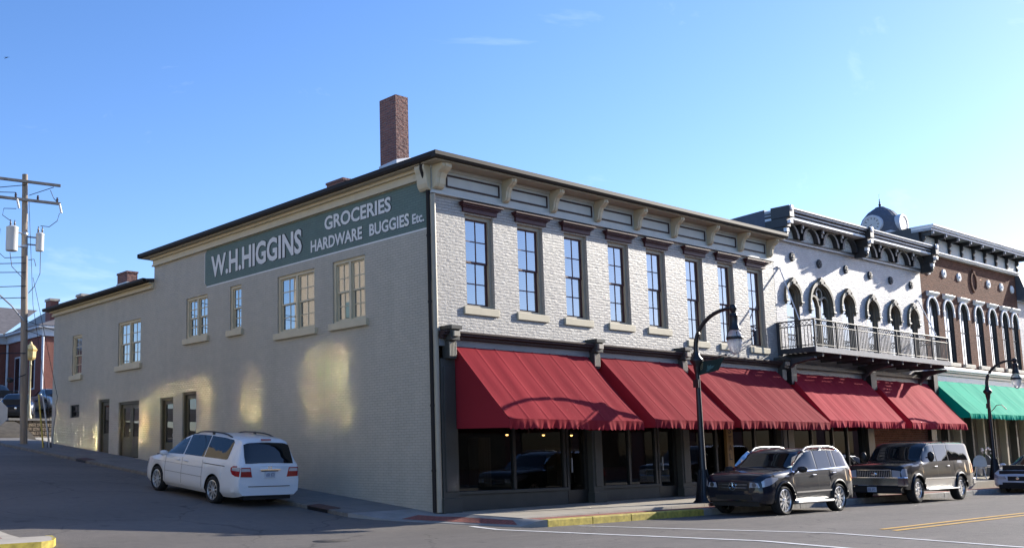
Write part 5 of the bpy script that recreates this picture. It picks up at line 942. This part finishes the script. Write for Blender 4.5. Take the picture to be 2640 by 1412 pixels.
# banner
bn = thing('banner', 'dark green banner with a pale teal leaf hanging on the nearer street lamp', 'banner', (LX, LY, 3.4), )
fd = Vector((math.cos(R(75)), -math.sin(R(75)), 0)); fn_ = Vector((-fd.y, fd.x, 0))
c4_ = [Vector((LX, LY, z))+fd*l for l, z in ((.10, 3.93), (.76, 4.03), (.60, 3.66), (.04, 3.54))]
def ban(u, v, d=0):
    a = c4_[0].lerp(c4_[1], u); b = c4_[3].lerp(c4_[2], u); p = a.lerp(b, v)-fn_*(.03*math.sin(u*5+v*2)*u+d); return (p.x, p.y, p.z-.04*math.sin(math.pi*u)*(1-v))
q = MB(); q.grid(ban, 14, 8); q.build('cloth', 'flag_green', bn, smooth=True)
q = MB()
for pts in ([(.36, .3), (.42, .46), (.5, .34), (.52, .5), (.62, .46), (.54, .62), (.44, .66), (.34, .56)], [(.33, .66), (.5, .60), (.68, .46), (.62, .66), (.5, .74)], [(.3, .76), (.42, .72), (.52, .82), (.40, .84)]):
    q.add([ban(a, b, .006) for a, b in pts], [tuple(range(len(pts)))])
q.build('leaf_emblem', 'flag_teal', bn); q = MB()
text_mesh(q, 'ICON', lambda u, v, d: ban(.14-v, .62-u, .006), .5, .10, .01); q.build('lettering', 'flag_gold', bn, recalc=False)
q = MB(); q.tube([c4_[0]+Vector((0, 0, .03))-fd*.1, c4_[1]+Vector((0, 0, .03))+fd*.04], .016, 6); q.lathe([(0, -.04), (.04, 0), (0, .04)], tuple(c4_[1]+Vector((0, 0, .03))+fd*.05), 8); q.build('arm', 'black_metal', bn)
# bistro set
def chair(x, y, z, rz, lab):
    t = thing('bistro_chair', lab, 'chair', (x, y, z), (0, 0, rz), 'bistro chairs beside the pavement table'); 
    q = MB(); q.lathe([(0, .44), (.2, .44), (.21, .455), (0, .465)], (0, 0, 0), 18); q.build('seat', 'white_paint', t, local=True)
    q = MB(); pts = arc(0, .24, .62, .34, 14); pts = [(.24, .5)]+pts+[(-.24, .5)]; q.prism(pts, lambda p, zz, tt: (tt, p, zz), -.22, -.195); q.build('backrest', 'galv', t, local=True)
    for a in (45, 135, 225, 315): c_, s_ = math.cos(R(a)), math.sin(R(a)); q = MB(); q.tube([(.17*c_, .17*s_, .44), (.2*c_, .2*s_, .25), (.25*c_, .25*s_, 0)], .014, 6); q.build('leg', 'white_paint', t, local=True)
chair(28.35, -1.55, .24, R(200), 'grey metal bistro chair left of the round white table'); chair(30.1, -1.3, .25, R(-20), 'small bistro chair right of the round white table, behind the lamp post')
t = thing('bistro_table', 'small round white table on curved legs behind the far lamp post', 'table', (29.35, -1.6, .25))
q = MB(); q.lathe([(0, .50), (.62, .50), (.63, .53), (0, .535)], (29.35, -1.6, .25), 24); q.build('tabletop', 'white_paint', t)
for a in (20, 110, 200, 290): c_, s_ = math.cos(R(a)), math.sin(R(a)); q = MB(); q.tube([(29.35+.55*c_, -1.6+.55*s_, .75), (29.35+.6*c_, -1.6+.6*s_, .5), (29.35+.72*c_, -1.6+.72*s_, .25)], .022, 6); q.build('leg', 'white_paint', t)
for i, (x, lab) in enumerate(((28.95, 'white flowers in a slim pot at the left of the round table'), (29.75, 'white flowers in a slim pot at the right of the round table'))):
    t = thing('flower_pot', lab, 'plant', (x, -1.5, .79)); q = MB(); q.lathe([(.05, 0), (.07, .12), (.075, .14), (0, .14)], (x, -1.5, .79), 10); q.build('pot', 'pot', t, smooth=True)
    q = MB(); rr_ = random.Random(i)
    for k in range(5): dx, dy = rr_.uniform(-.14, .14), rr_.uniform(-.1, .1); q.tube([(x, -1.5, .9), (x+dx*.5, -1.5+dy*.5, 1.15), (x+dx, -1.5+dy, 1.42+.06*k % .2)], .008, 4)
    q.build('stem', 'leaf', t); q = MB()
    for k in range(7): q.lathe([(0, -.035), (.05, -.01), (.06, .015), (0, .04)], (x+rr_.uniform(-.16, .16), -1.5+rr_.uniform(-.1, .1), rr_.uniform(1.2, 1.5)), 7)
    q.build('blossom', 'flower', t)
t = thing('planter', 'grey square planter by the curtained shopfront at the right', 'planter', (32.2, -.6, .29)); q = MB(); q.box(31.9, 32.5, -.9, -.3, .29, .78); q.box(31.86, 32.54, -.94, -.26, .72, .79); q.build('box', 'pot', t, bevel=.015)
q = MB(); rr_ = random.Random(5)
for k in range(90):
    p = Vector((32.2+rr_.uniform(-.28, .28), -.6+rr_.uniform(-.28, .28), .8+rr_.uniform(0, .3))); d = Vector((rr_.uniform(-1, 1), rr_.uniform(-1, 1), rr_.uniform(.2, 1))).normalized()*.1; e = d.cross(Vector((0, 0, 1))).normalized()*.025; q.add([p, p+d*.5+e, p+d, p+d*.5-e], [(0, 1, 2, 3)])
q.build('foliage', 'leaf', t)
# ------------------------------------------------------------------ utility pole and wires
PX, PY = -1.36, 24.1
def px(z): return PX-.03*max(0, z-2)
PB = .086*PY-.1
t = UP = thing('utility_pole', 'tall wooden utility pole with cross-arms and transformers at the left', 'utility pole', (PX, PY, PB))
q = MB(); q.tube([(PX, PY, PB-.3), (px(8), PY, 8), (px(13.75), PY-.05, 13.75)], [.16, .145, .12], 14); q.build('pole', 'wood_pole', t, smooth=True)
ARM = Vector((.99, -.125, 0)); AY = Vector((.125, .99, 0))
def parm(z, l0, l1):
    q = MB(); z += .2; a = Vector((px(z), PY-.2, z)); e = ARM; pts = [a+e*l0, a+e*l1]; v = []
    for p in pts:
        for dy in (-.05, .05):
            for dz in (-.06, .06): v.append(p+AY*dy+Vector((0, 0, dz)))
    q.add(v, [(0, 1, 3, 2), (4, 6, 7, 5), (0, 4, 5, 1), (2, 3, 7, 6), (0, 2, 6, 4), (1, 5, 7, 3)]); return q.build('crossarm', 'wood_grey', t, bevel=.01)
parm(13.2, -1.5, 1.5); parm(12.38, -1.5, 1.5)
def pt(l, z, dy=-.2):
    z += .2 if z > 8 else 0; p = Vector((px(z), PY+dy, z))+ARM*l; return (p.x, p.y, p.z)
for l in (-1.3, -.45, .5, 1.35):
    q = MB(); q.lathe([(.03, 0), (.06, .04), (.03, .07), (.065, .11), (.03, .15), (.05, .19), (0, .22)], pt(l, 12.44), 10); q.build('insulator', 'insul', t, smooth=True)
for l in (-.42, 1.42):
    q = MB(); a, b = pt(l, 12.36, -.28), pt(l+.08, 11.95, -.3); q.tube([a, b], .05, 8); q.build('fuse_cutout', 'transformer', t)
for (l, z0, z1, r, dy) in ((-.66, 10.05, 11.1, .25, -.35), (.62, 10.2, 10.98, .175, -.1)):
    z0 += .2; z1 += .2; c_ = (px(10.6)+ARM.x*l, PY+dy+ARM.y*l, 0); q = MB(); q.lathe([(r*.95, z0), (r, z0+.04), (r, z1-.08), (r*1.05, z1-.06), (r*1.05, z1-.02), (r*.6, z1+.04), (0, z1+.06)], (c_[0], c_[1], 0), 20); o = q.build('transformer', 'transformer', t, smooth=True)
    q = MB()
    for dx in (-.08, .1): q.lathe([(.03, 0), (.05, .06), (.03, .1), (.05, .15), (.03, .2), (.02, .3), (0, .32)], (c_[0]+dx, c_[1], z1), 8)
    q.build('bushing', 'insul', o, smooth=True)
    q = MB()
    for z in (z0+.25, z1-.2): q.tube([(px(z), PY-.1, z), (c_[0], c_[1], z)], .035, 6)
    q.build('bracket', 'galv', o)
for z in (10.5, 11.05):
    q = MB(); q.lathe([(.14, z), (.15, z+.02), (.15, z+.1), (.14, z+.12)], (px(z), PY-.03, 0), 14); q.build('band', 'galv', t)
def cable(a, b, sag, n=14): a, b = Vector(a), Vector(b); return [a.lerp(b, i/n)-Vector((0, 0, sag*4*(i/n)*(1-i/n))) for i in range(n+1)]
wires = [(pt(-1.3, 12.7), (-40, 30, 12.6), .8), (pt(-.45, 12.66), (-40, 31, 12.6), .8), (pt(0, 9.6), (-40, 29, 9.3), 1.0), (pt(0, 9.2), (-40, 28, 8.7), .8), (pt(0, 8.6), (-40, 28, 8.2), 1.0), (pt(0, 8.1), (-40, 30, 7.4), .8), (pt(0, 5.9), (-40, 34, 6.3), .5), (pt(0, 13.05), (-40, 30, 12.4), 2.0)]
q = MB()
for a, b, s in wires: q.tube(cable(a, b, s), .017, 4)
q.build('wire', 'wire', t); q = MB()
for pts in ([pt(1.2, 13.1), pt(.12, 12.6)], [pt(1.05, 12.95), pt(1.2, 12.6), pt(1.42, 12.36)], [pt(1.45, 11.95), pt(1.35, 11.6), pt(1.0, 11.3), pt(.62, 11.3)], [pt(-.42, 11.95), pt(-.95, 11.9), pt(-1.0, 11.6), pt(-.68, 11.4)], [pt(.62, 10.15), pt(.6, 9.2), pt(.35, 8.6), pt(.1, 8.3)], [pt(-.68, 10.0), pt(-.6, 9.4), pt(-.1, 8.9)], [pt(-1.1, 11.0), pt(-1.2, 10.0), pt(-.9, 9.75), pt(-.1, 9.85)], [pt(.1, 9.75), pt(.35, 9.8), pt(.42, 9.5)]): q.tube(pts, .016, 4)
q.tube([pt(.12, 12.3), pt(.3, 8.0), (-1.05, 22.1, 3.0), (-1.2, 21.93, 1.85)], .012, 4); q.tube([pt(.3, 9.0), (-.55, 22.6, 4.0), (-1.0, 22.0, 1.85)], .012, 4)
q.tube(cable(pt(0, 7.3), (14, 36, 7.9), .5), .014, 4); q.tube(cable(pt(0, 6.9), (13, 37, 7.4), .4), .014, 4); q.build('service_wire', 'wire', t)
q = MB(); q.tube([pt(-.1, 7.3), pt(-.6, 7.9), pt(-1.3, 8.3), pt(-2.6, 8.6)], .035, 8); q.build('lamp_bracket', 'galv', t)
q = MB(); q.tube([pt(0, 5.0), pt(-.45, 4.8)], .02, 6); q.lathe([(.05, -.1), (.14, -.05), (.15, .05), (.05, .12)], pt(-.65, 4.72), 10); q.build('junction_case', 'car_black', t)
gg = [((-1.35, 21.95, 1.78), (-1.58, 22.05, 4.05), 'guard_yellow', 'yellow plastic guy-wire guard leaning beside the utility pole'), ((-1.05, 22.0, 1.78), (-1.22, 22.5, 4.0), 'galv', 'grey guy-wire guard leaning beside the utility pole')]
for a, b, m_, lb in gg:
    tt = thing('guy_wire_guard', lb, 'pole guard', a); q = MB(); q.tube([a, b], .035, 6); q.build('tube', m_, tt); q = MB(); q.tube([(a[0], a[1], a[2]-.1), (a[0], a[1], a[2]+.3)], .03, 6); q.build('anchor', 'dark_iron', tt)
# second pole, mostly outside the left edge
t = thing('transformer_pole', 'grey transformer can on a pole cut by the left edge of the photo', 'utility pole', (-3.9, 30.5, 2.4))
q = MB(); q.tube([(-3.9, 30.5, 2.3), (-3.9, 30.5, 11.5)], [.15, .11], 10); q.build('pole', 'wood_pole', t, smooth=True); q = MB(); q.lathe([(.22, 6.4), (.23, 7.2), (.1, 7.3), (0, 7.32)], (-3.15, 30.3, 0), 14); q.build('transformer', 'transformer', t, smooth=True); q = MB(); q.tube([(-3.9, 30.5, 6.9), (-3.2, 30.3, 6.9)], .04, 6); q.build('bracket', 'galv', t)
# ------------------------------------------------------------------ stop sign seen from behind
P0 = Vector((-7.72, 8.4, 0)); z0 = zr(P0.x, P0.y)
t = thing('stop_sign', 'grey back of an octagonal stop sign cut by the left edge', 'sign', (-7.9, 9.3, .8))
cx, cyy, cz = -7.78, 9.42, 2.66; fw = Vector((.45, .89, 0)).normalized(); rt = Vector((fw.y, -fw.x, 0)); q = MB()
oc = [(.41*math.cos(R(22.5+45*k)), .41*math.sin(R(22.5+45*k))) for k in range(8)]
q.prism(oc, lambda p, z, d: tuple(Vector((cx, cyy, cz))+rt*p+Vector((0, 0, z))+fw*d), 0, .006); q.build('plate', 'sign_back', t); q = MB(); q.box(cx-.02, cx+.02, cyy-.05, cyy-.01, .5, cz+.3); q.build('post', 'galv', t)
# ------------------------------------------------------------------ raised car park, wall and buildings beyond
pk = MB(); pk.grid(lambda u, v: (-30+70*u, 31.0+34*v, ZL-.02+.11*min(34*v, 12)*(1 if v > .15 else .3)), 10, 20); struct(pk.build('parking_lot', 'asphalt'))
q = MB(); q.box(.35, 30, 30.55, 30.98, 1.9, ZL-.12); rw = thing('retaining_wall', 'rough stone block retaining wall below the raised car park', 'wall', (.35, 30.55, 2.3)); q.build('wall', 'stone_blocks', rw); q = MB(); q.box(.25, 30, 30.5, 31.02, ZL-.118, ZL-.01); q.build('coping', 'conc_side', rw)
em = MB(); em.grid(lambda u, v: (-14+14.6*u, 27.6+3.6*v, 2.2+(ZL-2.22)*min(1, max(0, (u*1.35-.35*(1-v)+.25*v))) * (v**.7)), 16, 10); struct(em.build('embankment', 'earth', smooth=True))
kb = MB(); kb.box(-20, 20, 28.7, 28.85, 2.0, 2.44); struct(kb.build('back_kerb', 'white_line'))
RB = thing('red_brick_building', 'red brick building with pale blue-white eaves and a dark hipped roof beyond the car park', 'building', (8, 46, ZL))
ex, ey = 7.9, 45.9; ze2 = 10.2
q = MB(); q.box(ex, ex+14, ey, ey+12, 2, ze2-.75); q.box(-16, ex-.01, ey+6.5, ey+16, 2, ze2-.75); q.build('wall', 'red_brick', RB)
q = MB(); q.box(ex-.15, ex+14, ey-.15, ey+12, ze2-.75, ze2-.25); q.box(ex-.45, ex+14.2, ey-.45, ey+12, ze2-.25, ze2-.1); q.box(-16, ex-.16, ey+6.3, ey+7, ze2-.75, ze2-.25); q.box(-16, ex-.46, ey+6.0, ey+7, ze2-.25, ze2-.1); q.build('eaves', 'trim_white', RB)
q = MB(); A = [(ex-.5, ey-.5, ze2-.09), (ex+14.2, ey-.5, ze2-.09), (ex+14.2, ey+12, ze2-.09), (ex-.5, ey+12, ze2-.09), (ex+5, ey+5, ze2+1.9), (ex+14, ey+5, ze2+1.9)]
q.add(A, [(0, 1, 5, 4), (0, 4, 3), (3, 4, 5, 2), (1, 2, 5)]); q.add([(-16, ey+5.9, ze2-.09), (ex-.5, ey+5.9, ze2-.09), (ex+5, ey+14, ze2+3.0), (-16, ey+14, ze2+3.0)], [(0, 1, 2, 3)]); q.build('roof', 'roof_grey', RB)
for x, y0 in ((ex-.06, ey-.2), (ex-.1, ey+6.2), (ex-3.3, ey+6.3)): q = MB(); q.tube([(x, y0, 2.5), (x, y0, ze2-.8)], .09, 8); q.build('downpipe', 'trim_white', RB)
for (x0, x1, z0, z1, yy) in ((-3.2, -2.2, 5.6, 8.2, ey+6.49), (2.0, 3.0, 5.6, 8.2, ey+6.49)): q = MB(); q.box(x0, x1, yy-.03, yy, z0, z1); f = q.build('window', 'trim_white', RB); q = MB(); q.box(x0+.1, x1-.1, yy-.035, yy-.0305, z0+.1, z1-.1); q.build('pane', 'pane_dark', f)
for (y0, y1, z0, z1) in ((ey+1.2, ey+2.2, 6.0, 8.6), (ey+3.9, ey+4.9, 5.8, 8.4), (ey+1.2, ey+2.2, 3.5, 5.0)): q = MB(); q.box(ex-.035, ex-.001, y0, y1, z0, z1); f = q.build('window', 'trim_white', RB); q = MB(); q.box(ex-.04, ex-.0355, y0+.1, y1-.1, z0+.1, z1-.1); q.build('pane', 'pane_dark', f)
HB = thing('grey_roofed_house', 'grey shingled roof with two brick chimneys rising behind the wing roof', 'house', (18, 62, 4))
q = MB(); q.box(15, 32, 62, 72, 3, 12.4); q.build('wall', 'red_brick', HB); q = MB(); q.add([(14.5, 61.6, 12.35), (32.5, 61.6, 12.35), (32.5, 72.4, 12.35), (14.5, 72.4, 12.35), (17.5, 67, 14.9), (30, 67, 14.9)], [(0, 1, 5, 4), (0, 4, 3), (3, 4, 5, 2), (1, 2, 5)]); q.build('roof', 'roof_light', HB)
for (x, y, z0, z1, w_) in ((15.1, 62.4, 11.5, 14.4, .36), (17.6, 61.0, 11.5, 14.8, .75)): q = MB(); q.box(x-w_, x+w_, y-.5, y+.5, z0, z1); o = q.build('chimney', 'red_brick', HB); q = MB(); q.box(x-w_-.08, x+w_+.08, y-.58, y+.58, z1, z1+.2); q.build('cap', 'conc', o)
# lantern post on the lot edge
lx, ly = 1.35, 30.75; t = thing('lantern_post', 'yellowish lantern on a slim cream post above the stone wall', 'lamp', (lx, ly, ZL))
q = MB(); q.lathe([(.15, -.05), (.15, .1), (.10, .2), (.09, .6), (.07, .7), (.055, .75), (.05, 2.6), (.08, 2.65), (.05, 2.72), (.06, 2.85)], (lx, ly, ZL), 12); q.build('post', 'lamp_post_cream', t, smooth=True)
q = MB(); q.lathe([(.06, 2.85), (.20, 2.92), (.26, 3.0), (.28, 3.3), (.34, 3.4), (.2, 3.58), (.08, 3.68), (.05, 3.78), (0, 3.82)], (lx, ly, ZL), 8); q.build('lantern', 'yellow_lamp', t)
# bare tree
def bare_tree(x, y, z, h, seed):
    t = thing('bare_tree', 'small leafless tree in front of the red brick building', 'tree', (x, y, z)); rr_ = random.Random(seed)
    q = MB(); q.tube([(x, y, z-.1), (x+.03, y, z+h*.25), (x, y, z+h*.4)], [.09, .07, .05], 8); q.build('trunk', 'bark', t, smooth=True)
    q = MB()
    def grow(p, d, ln, r, dep):
        e = p+d*ln; mid = p+d*ln*.5+Vector((rr_.uniform(-1, 1), rr_.uniform(-1, 1), rr_.uniform(0, 1)))*ln*.08; q.tube([p, mid, e], [r, r*.8, r*.55], 4)
        if dep == 0: return
        for k in range(3 if dep > 1 else 2): grow(p+d*ln*rr_.uniform(.5, 1), (d+Vector((rr_.uniform(-1, 1), rr_.uniform(-1, 1), rr_.uniform(-.1, .7)))*.75).normalized(), ln*rr_.uniform(.55, .8), r*.6, dep-1)
    for k in range(11): a = k*2.4; grow(Vector((x, y, z+h*(.2+.22*k/11))), Vector((math.cos(a), math.sin(a), rr_.uniform(.5, 1.3))).normalized(), h*rr_.uniform(.26, .36), .024, 3)
    q.build('crown', 'bark', t)
bare_tree(2.2, 41.5, ZL+1.1, 3.0, 3)
t = thing('small_sign', 'small white sign on a thin post at the edge of the car park', 'sign', (5.2, 36.5, ZL+.3)); q = MB(); q.box(5.18, 5.22, 36.48, 36.52, ZL+.2, ZL+1.9); q.build('post', 'galv', t); q = MB(); q.box(5.04, 5.36, 36.45, 36.475, ZL+1.35, ZL+1.9); q.build('panel', 'sign_white', t)
gs = MB(); gs.box(3, 14, 40.2, 41.6, ZL+.6, ZL+1.16); struct(gs.build('verge', 'grass'))
# buildings across both streets (outside the frame; they are what the windows and shaded walls face)
OB = thing('cream_building', 'cream rendered building across the side street, outside the frame', 'building', (-14, 3, 0)); q = MB(); q.box(-26, -13.8, 1, 26, -1, 11.5); q.build('wall', 'opposite_wall', OB); q = MB()
m, n, b = base('far_glass'); n.nodes.remove(b); gl = N(n, 'ShaderNodeBsdfGlossy'); gl.inputs[0].default_value = (.60, .54, .35, 1); gl.inputs['Roughness'].default_value = .06; n.links.new(gl.outputs[0], n.nodes['Material Output'].inputs[0])
for y0, y1, z0, z1 in ((4.98, 5.55, 2.3, 4.5), (3.5, 4.28, 2.25, 4.4), (8.1, 8.92, 2.2, 4.1), (10.95, 11.65, 2.1, 3.98), (13.6, 14.45, 2.0, 3.96), (12.0, 12.65, 2.0, 3.95), (15.2, 16.2, 1.8, 3.62), (17.2, 17.95, 1.8, 3.7), (19.6, 20.2, 1.77, 3.78), (21.2, 22.0, 1.8, 2.95), (23.6, 24.2, 2.0, 3.84)):
    f = MB(); f.box(-13.80, -13.75, y0-2.68, y1-2.68, z0+5.26, z1+5.26); f.build('window', 'far_glass', OB)
OB = thing('shop_row', 'dark two-storey brick shop row across the main street, outside the frame', 'building', (30, -22, 0)); q = MB(); q.box(-4, 80, -34, -21.5, -1, 7.0); q.build('wall', 'red_brick', OB); q = MB(); q.prism([(-34.5, 7), (-21, 7), (-27, 9.2)], lambda p, z, t: (t, p, z), -4.4, 80.4); q.build('roof', 'shingle', OB)
for k in range(14): x = -2+k*5.8; q = MB(); q.box(x, x+4.4, -21.495, -21.45, .6, 3.0); q.build('display_window', 'car_glass', OB)
# bird
bp = Vector((28.7, 114.9, 56.1)); q = MB(); f = Vector((.4, -.8, .1)).normalized(); rt = Vector((.79, -.61, 0))
q.lathe([(0, -.22), (.05, -.14), (.075, 0), (.05, .12), (.035, .18), (0, .24)], (0, 0, 0), 8, 0, 'x'); q.v = [tuple(bp+f*p[0]+rt*p[1]+Vector((0, 0, p[2]))) for p in q.v]
for sg in (1, -1):
    a, b, c_ = bp+rt*sg*.05, bp+rt*sg*.28+Vector((0, 0, .05)), bp+rt*sg*.42+Vector((0, 0, .03))-f*.1
    q.add([a+f*.1, b+f*.12, c_, b-f*.07, a-f*.08, a+Vector((0, 0, -.03)), b+Vector((0, 0, -.02))], [(0, 1, 6, 5), (1, 2, 6), (2, 3, 6), (3, 4, 5, 6), (0, 4, 3, 1), (1, 3, 2)])
q.add([bp-f*.18, bp-f*.36+rt*.08-Vector((0, 0, .06)), bp-f*.36-rt*.08-Vector((0, 0, .06))], [(0, 1, 2)])
tag(q.build('bird', 'bird'), 'dark bird gliding with spread wings high in the sky at left', 'bird')
